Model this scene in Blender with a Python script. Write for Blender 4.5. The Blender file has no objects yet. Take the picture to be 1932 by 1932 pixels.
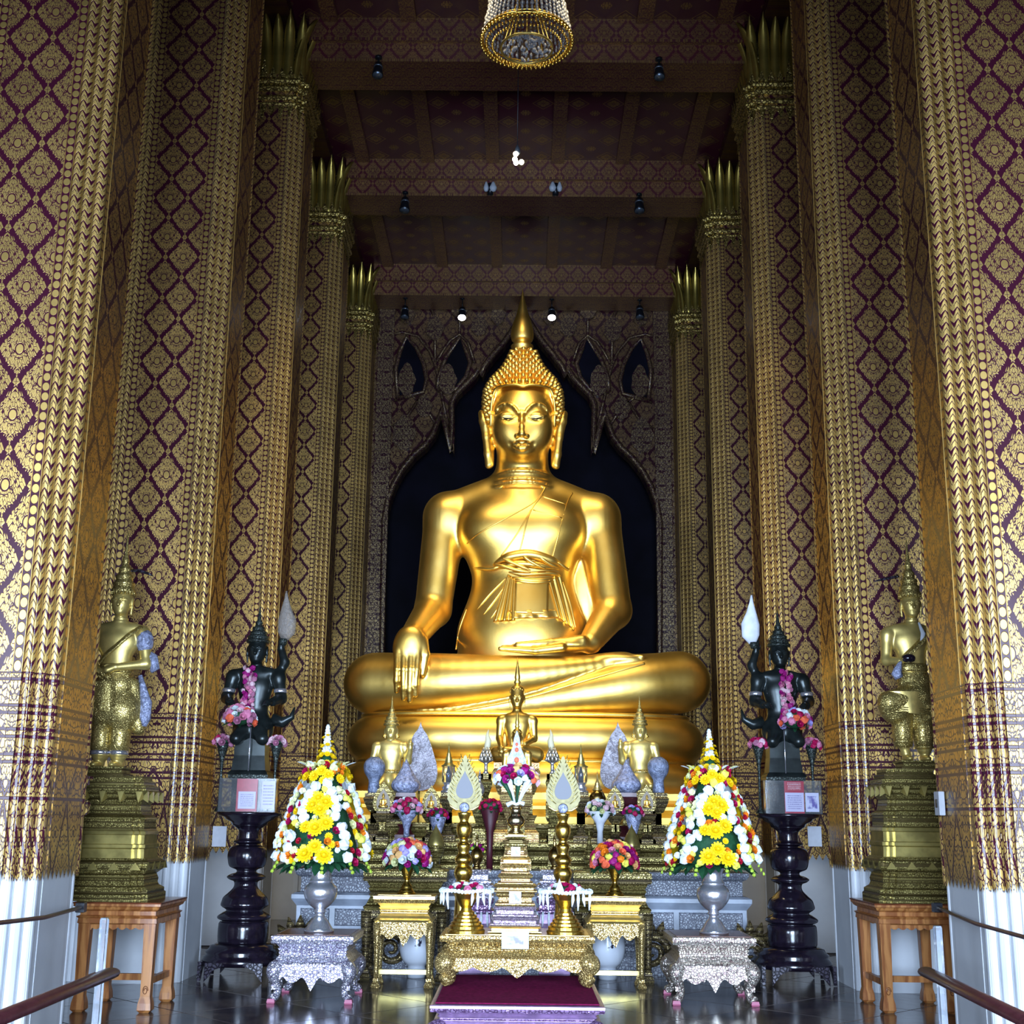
import bpy, bmesh, math, random
import numpy as np
from mathutils import Vector, Matrix, Quaternion
from mathutils.bvhtree import BVHTree

random.seed(7)
SC = bpy.context.scene
COL = SC.collection
PI = math.pi

# ---------------------------------------------------------------- camera
F_PX = 2400.0
TH = math.atan(579 / 2400.0); PSI = -.0081; RHO = .01116; EYE = 1.5
_fw = Vector((math.sin(PSI) * math.cos(TH), math.cos(PSI) * math.cos(TH), math.sin(TH)))
_r0 = Vector((math.cos(PSI), -math.sin(PSI), 0)); _u0 = _r0.cross(_fw)
_rt = _r0 * math.cos(RHO) + _u0 * math.sin(RHO)
_up = -_r0 * math.sin(RHO) + _u0 * math.cos(RHO)
cam = bpy.data.cameras.new('camera'); camo = bpy.data.objects.new('camera', cam); COL.objects.link(camo)
cam.sensor_width = 36; cam.lens = 36 * F_PX / 1932; cam.clip_end = 200
camo.matrix_world = Matrix(((_rt.x, _up.x, -_fw.x, 0), (_rt.y, _up.y, -_fw.y, 0), (_rt.z, _up.z, -_fw.z, EYE), (0, 0, 0, 1)))
SC.camera = camo

def at(u, v, Y):
    "real-world point that is seen at pixel (u, v) of the photograph and stands at depth Y"
    d = _fw + _rt * ((u - 966) / F_PX) + _up * ((966 - v) / F_PX)
    return Vector((0, 0, EYE)) + d * (Y / d.y)

# ---------------------------------------------------------------- sky, daylight at the doors, exposure
W = bpy.data.worlds.new('sky'); SC.world = W; W.use_nodes = True
W.node_tree.nodes['Background'].inputs[0].default_value = (.62, .74, 1, 1)
W.node_tree.nodes['Background'].inputs[1].default_value = .6
SC.view_settings.view_transform = 'Standard'; SC.view_settings.look = 'None'
SC.view_settings.gamma = 1; SC.view_settings.use_curve_mapping = False
SC.view_settings.exposure = 0.0

def area(name, loc, aim, sx, sy, power, color):
    l = bpy.data.lights.new(name, 'AREA'); l.shape = 'RECTANGLE'; l.size = sx; l.size_y = sy
    l.energy = power; l.color = color
    o = bpy.data.objects.new(name, l); COL.objects.link(o); o.location = loc
    o.rotation_euler = (Vector(aim) - Vector(loc)).to_track_quat('-Z', 'Y').to_euler()
    return o
def spot(name, loc, aim, power, color, ang, blend=.6, rad=.12):
    l = bpy.data.lights.new(name, 'SPOT'); l.energy = power; l.color = color
    l.spot_size = math.radians(ang); l.spot_blend = blend; l.shadow_soft_size = rad
    o = bpy.data.objects.new(name, l); COL.objects.link(o); o.location = loc
    o.rotation_euler = (Vector(aim) - Vector(loc)).to_track_quat('-Z', 'Y').to_euler()
    return o
# daylight entering by the three doors of the front wall (behind the camera)
for x, w, p in ((0, 3.4, 540), (-5.6, 2.2, 410), (5.6, 2.2, 410)):
    d = area('door_daylight', (x, -2.15, 2.2), (x * .80, 20, 1.2), w, 3.6, p, (.58, .75, 1.0))
    d.data.spread = math.radians(78)
# warm spotlights hanging from the tie beams and aimed at the great statue
for x in (-2.1, -.7, .7, 2.1):
    spot('statue_spotlight', (x, 12.30, 11.50), (x * .5, 17.0, 3.6), 430, (1, .82, .48), 52, .7, .22)
spot('pendant_bulb_light', (-.07, 15.0, 9.75), (0, 17.2, 4.2), 160, (1, .84, .52), 90)

# ---------------------------------------------------------------- object helpers
def tag(o, label=None, cat=None, group=None, kind=None):
    if label: o['label'] = label
    if cat: o['category'] = cat
    if group: o['group'] = group
    if kind: o['kind'] = kind
    return o
def link(o, parent=None):
    COL.objects.link(o)
    if parent is not None: o.parent = parent
    return o
def empty(name, loc, label=None, cat=None, group=None, rz=0.0, kind=None):
    o = bpy.data.objects.new(name, None); link(o); o.location = loc; o.rotation_euler = (0, 0, rz)
    o.empty_display_size = .1
    return tag(o, label, cat, group, kind)
def mesh(name, verts, faces, mat=None, smooth=False):
    m = bpy.data.meshes.new(name); m.from_pydata([tuple(v) for v in verts], [], [tuple(f) for f in faces])
    if mat is not None:
        for q in (mat if isinstance(mat, (list, tuple)) else [mat]): m.materials.append(q)
    if smooth: m.shade_smooth()
    m.update(); return m
def put(name, me, parent=None, loc=(0, 0, 0), rot=(0, 0, 0), scale=(1, 1, 1)):
    o = bpy.data.objects.new(name, me); link(o, parent)
    o.location = loc; o.rotation_euler = rot; o.scale = scale
    return o
def copy_tree(o, parent=None, loc=None):
    c = o.copy(); COL.objects.link(c); c.parent = parent
    if loc is not None: c.location = loc
    for ch in list(o.children): copy_tree(ch, c)
    return c

class MB:
    "collects simple shapes into one mesh"
    def __init__(s): s.v = []; s.f = []; s.m = []; s.sm = []
    def add(s, v, f, mi=0, smooth=False):
        n = len(s.v); s.v += [tuple(p) for p in v]
        for q in f: s.f.append(tuple(i + n for i in q)); s.m.append(mi); s.sm.append(smooth)
        return s
    def box(s, a, b, mi=0):
        x0, y0, z0 = a; x1, y1, z1 = b
        v = [(x0,y0,z0),(x1,y0,z0),(x1,y1,z0),(x0,y1,z0),(x0,y0,z1),(x1,y0,z1),(x1,y1,z1),(x0,y1,z1)]
        return s.add(v, [(0,3,2,1),(4,5,6,7),(0,1,5,4),(1,2,6,5),(2,3,7,6),(3,0,4,7)], mi)
    def cbox(s, c, h, mi=0):
        return s.box([c[i] - h[i] for i in range(3)], [c[i] + h[i] for i in range(3)], mi)
    def lathe(s, prof, seg=24, c=(0, 0, 0), mi=0, smooth=True, ex=1.0, ey=1.0):
        v = []; f = []; n = len(prof)
        for r, z in prof:
            for k in range(seg):
                a = 2 * PI * k / seg; v.append((c[0] + r * ex * math.cos(a), c[1] + r * ey * math.sin(a), c[2] + z))
        for i in range(n - 1):
            for k in range(seg):
                k2 = (k + 1) % seg
                f.append((i * seg + k, i * seg + k2, (i + 1) * seg + k2, (i + 1) * seg + k))
        f.append(tuple(range(seg))[::-1]); f.append(tuple((n - 1) * seg + k for k in range(seg)))
        return s.add(v, f, mi, smooth)
    def rect(s, prof, hx, hy, c=(0, 0, 0), mi=0, notch=0.0):
        "rectangular moulding: prof = [(offset, z)], the outline grows by offset; notch gives redented corners"
        v = []; f = []
        def ring(o):
            x, y = hx + o, hy + o
            if notch <= 0: return [(-x,-y),(x,-y),(x,y),(-x,y)]
            t = notch
            q = [(x - 2*t, y), (x - 2*t, y - t), (x - t, y - t), (x - t, y - 2*t), (x, y - 2*t)]
            q = q[::-1]
            return [( a, b) for a, b in q] + [(-a, b) for a, b in q[::-1]] + [(-a, -b) for a, b in q] + [(a, -b) for a, b in q[::-1]]
        n = len(ring(0))
        for o, z in prof:
            v += [(c[0] + a, c[1] + b, c[2] + z) for a, b in ring(o)]
        for i in range(len(prof) - 1):
            for k in range(n):
                k2 = (k + 1) % n; f.append((i*n + k, i*n + k2, (i+1)*n + k2, (i+1)*n + k))
        f.append(tuple(range(n))[::-1]); f.append(tuple((len(prof)-1)*n + k for k in range(n)))
        return s.add(v, f, mi)
    def tube(s, pts, rad, seg=10, mi=0, smooth=True, flat=1.0):
        pts = [Vector(p) for p in pts]; n = len(pts)
        if not isinstance(rad, (list, tuple)): rad = [rad] * n
        v = []; f = []; ref = Vector((0, 0, 1))
        t0 = (pts[1] - pts[0]).normalized()
        if abs(t0.dot(ref)) > .9: ref = Vector((0, 1, 0))
        b = (ref - t0 * ref.dot(t0)).normalized()
        for i in range(n):
            t = (pts[min(i+1, n-1)] - pts[max(i-1, 0)]).normalized()
            b = (b - t * b.dot(t)).normalized(); c = t.cross(b)
            for k in range(seg):
                a = 2 * PI * k / seg
                v.append(pts[i] + (b * math.cos(a) * flat + c * math.sin(a)) * rad[i])
        for i in range(n - 1):
            for k in range(seg):
                k2 = (k+1) % seg; f.append((i*seg+k, i*seg+k2, (i+1)*seg+k2, (i+1)*seg+k))
        f.append(tuple(range(seg))[::-1]); f.append(tuple((n-1)*seg+k for k in range(seg)))
        return s.add(v, f, mi, smooth)
    def prism(s, out, t, axis='y', c=(0, 0, 0), mi=0):
        "2-D outline (counter-clockwise) extruded by +-t/2; axis y: outline lies in x,z"
        n = len(out); v = []
        for d in (-t / 2, t / 2):
            for a, b in out:
                if axis == 'y': v.append((c[0] + a, c[1] + d, c[2] + b))
                elif axis == 'x': v.append((c[0] + d, c[1] + a, c[2] + b))
                else: v.append((c[0] + a, c[1] + b, c[2] + d))
        f = [tuple(range(n)), tuple(range(2*n-1, n-1, -1))]
        for k in range(n):
            k2 = (k+1) % n; f.append((k, k + n, k2 + n, k2))
        return s.add(v, f, mi)
    def ball(s, c, r, seg=12, rings=8, mi=0, sc=(1, 1, 1)):
        prof = [(max(1e-4, r * math.sin(PI * i / rings)), -r * math.cos(PI * i / rings)) for i in range(rings + 1)]
        n = len(s.v); s.lathe(prof, seg, (0, 0, 0), mi)
        for i in range(n, len(s.v)):
            x, y, z = s.v[i]; s.v[i] = (c[0] + x * sc[0], c[1] + y * sc[1], c[2] + z * sc[2])
        return s
    def mesh(s, name, mat):
        m = mesh(name, s.v, s.f, mat)
        m.polygons.foreach_set('material_index', s.m); m.polygons.foreach_set('use_smooth', s.sm)
        bm = bmesh.new(); bm.from_mesh(m); bmesh.ops.recalc_face_normals(bm, faces=bm.faces); bm.to_mesh(m); bm.free()
        return m
    def put(s, name, mat, parent=None, loc=(0, 0, 0), rot=(0, 0, 0)):
        return put(name, s.mesh(name, mat), parent, loc, rot)

# ---------------------------------------------------------------- material helpers
class S:
    "a float socket with arithmetic"
    def __init__(s, nt, k): s.nt = nt; s.k = k
    def _m(s, op, b=None, c=None, clamp=False):
        n = s.nt.nodes.new('ShaderNodeMath'); n.operation = op; n.use_clamp = clamp
        for i, q in enumerate((s, b, c)):
            if q is None: continue
            q = q.k if isinstance(q, S) else q
            if isinstance(q, (int, float)): n.inputs[i].default_value = q
            else: s.nt.links.new(q, n.inputs[i])
        return S(s.nt, n.outputs[0])
    def __add__(s, b): return s._m('ADD', b)
    def __sub__(s, b): return s._m('SUBTRACT', b)
    def __mul__(s, b): return s._m('MULTIPLY', b)
    def __truediv__(s, b): return s._m('DIVIDE', b)
    def abs(s): return s._m('ABSOLUTE')
    def fract(s): return s._m('FRACT')
    def floor(s): return s._m('FLOOR')
    def mn(s, b): return s._m('MINIMUM', b)
    def mx(s, b): return s._m('MAXIMUM', b)
    def lt(s, b): return s._m('LESS_THAN', b)
    def gt(s, b): return s._m('GREATER_THAN', b)
    def sin(s): return s._m('SINE')
    def pw(s, b): return s._m('POWER', b)
    def sqrt(s): return s._m('SQRT')
    def inv(s): return s * -1 + 1
    def step(s, a, b):
        n = s.nt.nodes.new('ShaderNodeMapRange'); n.interpolation_type = 'SMOOTHSTEP'
        s.nt.links.new(s.k, n.inputs[0]); n.inputs[1].default_value = a; n.inputs[2].default_value = b
        return S(s.nt, n.outputs[0])

class Mat:
    def __init__(s, name, color=(.8, .8, .8), metal=0, rough=.5, spec=.5):
        s.m = bpy.data.materials.new(name); s.m.use_nodes = True; s.nt = s.m.node_tree
        s.b = s.nt.nodes['Principled BSDF']
        s.b.inputs['Base Color'].default_value = (*color, 1); s.b.inputs['Metallic'].default_value = metal
        s.b.inputs['Roughness'].default_value = rough; s.b.inputs['Specular IOR Level'].default_value = spec
        s._tc = None
    def node(s, t, **kw):
        n = s.nt.nodes.new(t)
        for k, v in kw.items(): setattr(n, k, v)
        return n
    def coord(s, kind='Object'):
        if s._tc is None: s._tc = s.node('ShaderNodeTexCoord')
        return s._tc.outputs[kind]
    def sep(s, vec):
        n = s.node('ShaderNodeSeparateXYZ'); s.nt.links.new(vec, n.inputs[0])
        return [S(s.nt, n.outputs[i]) for i in range(3)]
    def comb(s, x, y, z=0.0):
        n = s.node('ShaderNodeCombineXYZ')
        for i, q in enumerate((x, y, z)):
            if isinstance(q, S): s.nt.links.new(q.k, n.inputs[i])
            else: n.inputs[i].default_value = q
        return n.outputs[0]
    def worldpos(s): return s.sep(s.node('ShaderNodeNewGeometry').outputs['Position'])
    def uv(s): return s.sep(s.coord('UV'))
    def noise(s, vec=None, scale=5, detail=3, rough=.5):
        n = s.node('ShaderNodeTexNoise'); n.inputs['Scale'].default_value = scale
        n.inputs['Detail'].default_value = detail; n.inputs['Roughness'].default_value = rough
        s.nt.links.new(vec if vec is not None else s.coord(), n.inputs['Vector']); return S(s.nt, n.outputs[0])
    def voro(s, vec=None, scale=5, feature='DISTANCE_TO_EDGE', rnd=1.0):
        n = s.node('ShaderNodeTexVoronoi'); n.feature = feature; n.inputs['Scale'].default_value = scale
        n.inputs['Randomness'].default_value = rnd
        s.nt.links.new(vec if vec is not None else s.coord(), n.inputs['Vector']); return S(s.nt, n.outputs['Distance'])
    def mix(s, fac, a, b):
        n = s.node('ShaderNodeMix', data_type='RGBA'); 
        s.nt.links.new(fac.k, n.inputs[0])
        for i, q in ((6, a), (7, b)):
            if isinstance(q, tuple): n.inputs[i].default_value = (*q, 1)
            else: s.nt.links.new(q, n.inputs[i])
        return n.outputs[2]
    def color(s, c): s.nt.links.new(c, s.b.inputs['Base Color']); return s
    def set(s, key, val):
        if isinstance(val, S): s.nt.links.new(val.k, s.b.inputs[key])
        else: s.b.inputs[key].default_value = val
        return s
    def bump(s, h, strength=.4, dist=.02):
        n = s.node('ShaderNodeBump'); n.inputs['Strength'].default_value = strength; n.inputs['Distance'].default_value = dist
        s.nt.links.new(h.k, n.inputs['Height']); s.nt.links.new(n.outputs[0], s.b.inputs['Normal']); return s

def plain(name, color, metal=0, rough=.5, spec=.5, var=.0, scale=6, bump=0.0, bscale=30, bdist=.01):
    q = Mat(name, color, metal, rough, spec)
    if var > 0:
        n = q.noise(scale=scale, detail=4)
        q.color(q.mix(n.step(.3, .7), tuple(c * (1 - var) for c in color), tuple(min(1, c * (1 + var)) for c in color)))
    if bump > 0: q.bump(q.noise(scale=bscale, detail=3), bump, bdist)
    return q.m
def on_z(u, v, z):
    d = _fw + _rt * ((u - 966) / F_PX) + _up * ((966 - v) / F_PX)
    return Vector((0, 0, EYE)) + d * ((z - EYE) / d.z)
def carved(name, hi, lo, metal=.6, rough=.4, scale=18, depth=.6, dist=.02, bands=0):
    "carved and gilt relief: raised leaves with dark grooves"
    q = Mat(name, hi, metal, rough)
    e = q.voro(scale=scale); n = q.noise(scale=scale * .6, detail=2)
    g = (e + (n - .5) * .12).step(.02, .16)
    if bands:
        Z = q.sep(q.coord('Object'))[2]; f_ = (Z * bands).fract()
        g = g * ((f_ - .5).abs() * 2).step(.10, .32) * ((Z * bands * .37).fract() - .5).abs().step(.04, .12) + (Z * bands * .5).fract().lt(.16) * .5
    q.color(q.mix(g, lo, hi)); q.bump(g, depth, dist)
    return q.m

GOLD_HI = (.76, .49, .145); LACQ = (.055, .006, .020)

SC.cycles.max_bounces = 5; SC.cycles.diffuse_bounces = 2; SC.cycles.glossy_bounces = 3
SC.cycles.transmission_bounces = 5; SC.cycles.transparent_max_bounces = 6
SC.cycles.adaptive_threshold = .03
SC.cycles.caustics_reflective = False; SC.cycles.caustics_refractive = False
# ================================================================ materials of the room
def lozenge_parts(q, u, v):
    "gilt lozenge lattice; returns mask of gold leaf, u and v in half cells"
    p = u - .5
    s_ = (p + v) * .5; t_ = (p - v) * .5
    ls = (s_ + .5).fract() - .5; lt = (t_ + .5).fract() - .5
    x = ls + lt; y = ls - lt; ax = x.abs()
    m = ls.abs().mx(lt.abs()); r = (x * x + y * y).sqrt()
    e = q.voro(q.comb(ax * 1.15, y + ax * .9, 3.7), scale=7.0)
    e2 = q.voro(q.comb(ax * 1.0, y * 1.0, 1.2), scale=11)
    leaf = e.step(.045, .075) * e2.step(.008, .02)
    edge = (m - e * .22).step(.385, .40).inv()
    ring = (r - .17).abs().step(.018, .03)
    core = r.step(.14, .16).inv()
    body = edge * (leaf.mx(core)) * ring
    cr = ((ls.abs() - .5) * (ls.abs() - .5) + (lt.abs() - .5) * (lt.abs() - .5)).sqrt()
    pet = cr.step(.075, .085).inv() * ((ls.abs() - lt.abs()).abs()).step(.006, .014)
    return body.mx(pet)

def low_bands(q, mask, um, z, base=None):
    "the banded foot of the lacquer sleeve below 2.45 m"
    xx = ((um / .37).fract() - .5).abs() * 2
    e = q.voro(q.comb(xx * .26 + z * .35, z * .75 - xx * .08, .3), scale=24)
    leaf = e.step(.06, .11)
    zig = ((z - 1.06) / .52 - xx).abs().step(.05, .09)
    zig2 = ((z - 1.62) / .30 - xx.inv()).abs().step(.05, .1)
    low = leaf * zig * zig2
    for zz in (2.45, 2.40, 2.22, 2.17, 2.06, 2.01, 1.89, 1.84, 1.60):
        low = low * (z - zz).abs().step(.008, .014)
    sel = z.step(2.449, 2.451)
    return mask * sel + low * sel.inv()

def gilt(q, mask, gold=GOLD_HI, lacq=LACQ, bump=.25, metal=.78, rough=.14):
    n = q.noise(scale=3.0, detail=4)
    g2 = q.mix(n.step(.3, .75), tuple(c * .80 for c in gold), tuple(min(1, c * 1.08) for c in gold))
    q.color(q.mix(mask, lacq, g2)); q.set('Metallic', mask * metal); q.set('Roughness', mask * rough + .28)
    q.bump(mask, bump, .006)
    return q.m

q = Mat('lacquer_lozenge'); u, v, _ = q.uv(); _, _, z = q.worldpos()
M_PANEL = gilt(q, low_bands(q, lozenge_parts(q, u, v), u * .185, z))
q = Mat('lacquer_beads'); u, v, _ = q.uv(); _, _, z = q.worldpos()
fy = ((v * 3.4).fract() - .5) * 2
bead = (u * u * .9 + fy * fy).sqrt().step(.78, .9).inv()
M_BEAD = gilt(q, low_bands(q, bead.mx(u.abs().gt(1.05)), u * .05, z), bump=.8)
q = Mat('lacquer_rib'); u, v, _ = q.uv(); _, _, z = q.worldpos()
w = (v * 2.6 + u.abs() * .75).fract(); lobe = ((w - .5).abs() * 1.9 + u.abs() * .45)
lf = lobe.step(.80, .9).inv() * (w - .52).abs().step(.02, .07).mx(u.abs().gt(.5))
M_RIB = gilt(q, low_bands(q, lf.mx(u.abs().gt(.86)), u * .06 + .1, z), bump=.6, metal=.6, rough=.20)
q = Mat('white_plaster', (.78, .80, .84), 0, .45)
n = q.noise(scale=2.2, detail=5); q.color(q.mix(n.step(.3, .8), (.70, .72, .76), (.84, .86, .89)))
M_WHITE = q.m

def tex_gilt(name, kind, cell=.5, gold=GOLD_HI, lacq=LACQ, axes='xz', metal=.5):
    "flat gilt stencil pattern in object space"
    q = Mat(name); X, Y, Z = q.sep(q.coord('Object'))
    a, b = {'xz': (X, Z), 'yz': (Y, Z), 'xy': (X, Y)}[axes]
    if kind == 'lozenge': m = lozenge_parts(q, a / cell, b / cell * .8)
    elif kind == 'leaf':
        fx = ((a / cell).fract() - .5).abs(); fz = (b / cell).fract()
        e = q.voro(q.comb(fx, fz, 2.0), scale=5); e2 = q.voro(q.comb(a, b, .5), scale=5 / cell)
        m = e.step(.03, .09) * e2.step(.02, .08)
    elif kind == 'star':
        fx = ((a / cell).fract() - .5).abs(); fz = ((b / cell).fract() - .5).abs()
        d = fx + fz; r = (fx * fx + fz * fz).sqrt()
        e = q.voro(q.comb(fx, fz, 1.0), scale=9)
        m = (d.step(.20, .22).inv() * e.step(.03, .08)).mx((d - .30).abs().step(.012, .02).inv())
        c2 = ((fx - .5) * (fx - .5) + (fz - .5) * (fz - .5)).sqrt()
        m = m.mx(c2.step(.13, .15).inv() * e.step(.03, .08))
    return gilt(q, m, gold, lacq)
M_CEIL = tex_gilt('ceiling_lacquer', 'star', .56, (.40, .26, .10), (.085, .012, .028), 'xy')
M_BATTEN = tex_gilt('batten_lacquer', 'leaf', .22, (.42, .27, .10), (.10, .014, .03), 'xy')
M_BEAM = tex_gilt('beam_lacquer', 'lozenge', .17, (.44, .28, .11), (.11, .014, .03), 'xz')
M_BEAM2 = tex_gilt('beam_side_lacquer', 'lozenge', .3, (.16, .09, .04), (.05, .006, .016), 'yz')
M_WALLP = tex_gilt('back_wall_lacquer', 'lozenge', .27, (.34, .22, .10), (.05, .008, .018), 'xz')
M_FRAME = tex_gilt('frame_lacquer', 'leaf', .3, (.36, .26, .13), (.05, .010, .022), 'xz')
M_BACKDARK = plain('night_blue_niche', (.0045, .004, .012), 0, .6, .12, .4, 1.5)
M_SIDEW = tex_gilt('side_wall_lacquer', 'leaf', .6, (.30, .20, .10), (.05, .010, .03), 'yz')
q = Mat('polished_marble', (.2, .18, .18), 0, .12)
n = q.noise(scale=1.3, detail=7, rough=.62); n2 = q.noise(scale=7, detail=6)
q.color(q.mix((n + (n2 - .5) * .35).step(.35, .68), (.035, .032, .040), (.135, .105, .088)))
q.set('Roughness', n2 * .10 + .10)
M_FLOOR = q.m
M_JOINT = plain('floor_joint', (.03, .027, .03), 0, .6)

# ================================================================ floor, walls, ceiling
fl = MB().box((-8.5, -3.0, -.3), (8.5, 27.5, -.012)).put('floor', M_JOINT); tag(fl, kind='structure')
ts = .92; tm = MB().rect([(-.0, -.010), (0, -.003), (-.004, 0)], ts / 2 - .003, ts / 2 - .003).mesh('floor_tile', M_FLOOR)
for i in range(-14, 24):
    for j in range(-10, 26):
        x = (i - j) * ts * .7071; y = (i + j) * ts * .7071 + 6
        if abs(x) < 4.6 and 6.4 < y < 15.6: put('tile', tm, fl, (x, y, 0), (0, 0, PI / 4))
far = MB()
for a, b, c, d in ((-8.5, -3, 8.5, 5.9), (-8.5, 5.9, -4.9, 27.5), (4.9, 5.9, 8.5, 27.5), (-4.9, 15.9, 4.9, 27.5)):
    far.box((a, b, -.011), (c, d, -.002))
far.put('paving', M_FLOOR, fl)

wl = MB().box((-8.5, -3, 0), (-8.2, 27.5, 17)).put('wall_left', M_SIDEW); tag(wl, kind='structure')
wr = MB().box((8.2, -3, 0), (8.5, 27.5, 17)).put('wall_right', M_SIDEW); tag(wr, kind='structure')
wf = MB()
for a, b, z0, z1 in ((-8.2, -6.7, 0, 17), (-4.5, -1.8, 0, 17), (1.8, 4.5, 0, 17), (6.7, 8.2, 0, 17), (-6.7, -4.5, 4.6, 17), (-1.8, 1.8, 5.3, 17), (4.5, 6.7, 4.6, 17)):
    wf.box((a, -2.9, z0), (b, -2.3, z1))
tag(wf.put('wall_front', M_SIDEW), kind='structure')
CZ = 12.6
ce = MB().box((-3.5, -2.3, CZ), (3.5, 26.6, CZ + .3)).put('ceiling', M_CEIL); tag(ce, kind='structure')
BAYS = [(-2.3, 8.9), (9.7, 12.4), (13.2, 16.05), (16.75, 20.05), (20.75, 24.35)]
for (y0, y1) in BAYS[1:]:
    for x in (-2.8, -1.68, -.56, .56, 1.68, 2.8):
        MB().box((x - .11, y0, CZ - .07), (x + .11, y1, CZ)).put('batten', M_BATTEN, ce)
aisl = MB()
for s in (-1, 1):
    x0, x1 = sorted((s * 4.1, s * 8.2)); aisl.box((x0, -2.3, 16.2), (x1, 27.2, 16.5))
tag(aisl.put('ceiling_aisle', M_SIDEW), kind='structure')
for i, yc in enumerate((9.3, 12.8, 16.4, 20.4, 24.7)):
    bo = empty('trim_%d' % (i + 1), (0, yc, 11.95), kind='structure')
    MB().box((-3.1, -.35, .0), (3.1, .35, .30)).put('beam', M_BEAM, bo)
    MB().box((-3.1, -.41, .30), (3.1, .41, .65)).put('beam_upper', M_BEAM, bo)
    mb = MB(); mb.box((-3.1, -.43, .28), (3.1, .43, .32)); mb.box((-3.1, -.37, -.02), (3.1, .37, .02))
    mb.put('beam_moulding', M_BATTEN, bo)
for s, i in ((-1, 6), (1, 7)):
    lo = empty('trim_%d' % i, (s * 3.65, 12, 12.42), kind='structure')
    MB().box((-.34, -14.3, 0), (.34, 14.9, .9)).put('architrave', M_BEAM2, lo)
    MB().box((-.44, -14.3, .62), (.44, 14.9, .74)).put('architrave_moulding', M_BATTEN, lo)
# clerestory above the architraves closes the nave against the aisles
for s, i in ((-1, 8), (1, 9)):
    x0, x1 = sorted((s * 3.2, s * 4.1))
    tag(MB().box((x0, -2.3, 13.32), (x1, 27.2, 16.2)).put('trim_%d' % i, M_SIDEW), kind='structure')

# back wall with the dark niche and the carved, cusped frame in front of it
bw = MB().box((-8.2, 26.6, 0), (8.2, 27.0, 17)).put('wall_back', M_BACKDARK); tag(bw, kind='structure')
BWY = 25.3
L_half = [(727, 1560), (727, 1200), (730, 990), (737, 952), (748, 922), (764, 893), (785, 867), (806, 849), (822, 828), (832, 800), (838, 778),
          (846, 812), (857, 860), (858, 820), (857, 768), (866, 750), (880, 737), (896, 722), (906, 706), (911, 716), (918, 700), (935, 678), (955, 655), (970, 634), (984, 606)]
pts = [at(u, v, BWY) for u, v in L_half]
prof = [(-abs(p.x), p.z) for p in pts]; prof[-1] = (0, prof[-1][1]); prof[0] = (prof[0][0], 0)
bwo = empty('wall_back_frame', (0, BWY, 0), kind='structure')
for s in (-1, 1):
    out = [(s * -x, z) for x, z in prof] + [(0, 12.6), (s * 3.2, 12.6), (s * 3.2, 0)]
    if s > 0: out = out[::-1]
    MB().prism(out, .30).put('carved_panel', M_WALLP, bwo)
    band = [Vector((s * -x + s * .05, -.17, z + .04)) for x, z in prof]
    MB().tube(band, .065, 8).put('arch_moulding', M_FRAME, bwo)
    # jamb strip and header
    MB().box(*[(min(s*2.76, s*3.0), -.20, 0), (max(s*2.76, s*3.0), -.1, 11.95)]).put('jamb_strip', M_FRAME, bwo)
    for d in (2.74, 3.02):
        MB().box((s * d - .022, -.23, 0), (s * d + .022, -.1, 11.95)).put('jamb_bead', M_FRAME, bwo)
    # pointed side panels, medallions and bands
    def lpt(u, v): p = at(u, v, BWY); return Vector((s * abs(p.x), -.17, p.z))
    for poly in ([(752, 756), (748, 700), (756, 668), (768, 641), (786, 660), (800, 690), (806, 722), (800, 745)],
                 [(826, 742), (828, 716), (842, 680), (868, 641), (878, 662), (888, 690), (880, 716), (860, 740)]):
        P3 = [lpt(*c) for c in poly]
        o2 = [(p.x, p.z) for p in P3]
        area2 = sum(o2[i][0] * o2[(i+1) % len(o2)][1] - o2[(i+1) % len(o2)][0] * o2[i][1] for i in range(len(o2)))
        if area2 < 0: o2 = o2[::-1]
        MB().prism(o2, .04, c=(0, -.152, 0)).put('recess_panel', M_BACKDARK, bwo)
        MB().tube(P3 + [P3[0]], .05, 8).put('recess_moulding', M_FRAME, bwo)
    for (u, v, hw, hh) in ((769, 722, 17, 34), (846, 722, 17, 32), (764, 822, 22, 36), (802, 772, 15, 24), (822, 625, 17, 26), (868, 590, 16, 20), (905, 620, 16, 24), (940, 600, 14, 22), (770, 600, 15, 20)):
        c = lpt(u, v); k = .0107
        out = []
        for j in range(28):
            a = 2 * PI * j / 28; rr = 1 + .10 * math.cos(7 * a)
            out.append((c.x + hw * k * rr * math.cos(a) * (1 - .35 * max(0, math.sin(a))), c.z + hh * k * math.sin(a)))
        md = MB().prism(out, .08, c=(0, -.19, 0)).put('medallion', M_FRAME, bwo)
    mb = MB()
    for pl in ([(735, 640), (760, 632), (790, 640), (812, 668), (824, 700), (836, 760), (846, 806)],
               [(824, 690), (836, 668), (850, 648), (868, 636), (884, 652), (896, 690)],
               [(800, 560), (820, 600), (822, 640), (822, 690)], [(868, 636), (868, 600), (860, 560)],
               [(745, 760), (780, 752), (806, 776), (826, 810)], [(800, 745), (770, 790), (742, 810)]):
        mb.tube([lpt(*c) for c in pl], .035, 6)
    mb.put('tracery_bands', M_FRAME, bwo)

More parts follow.
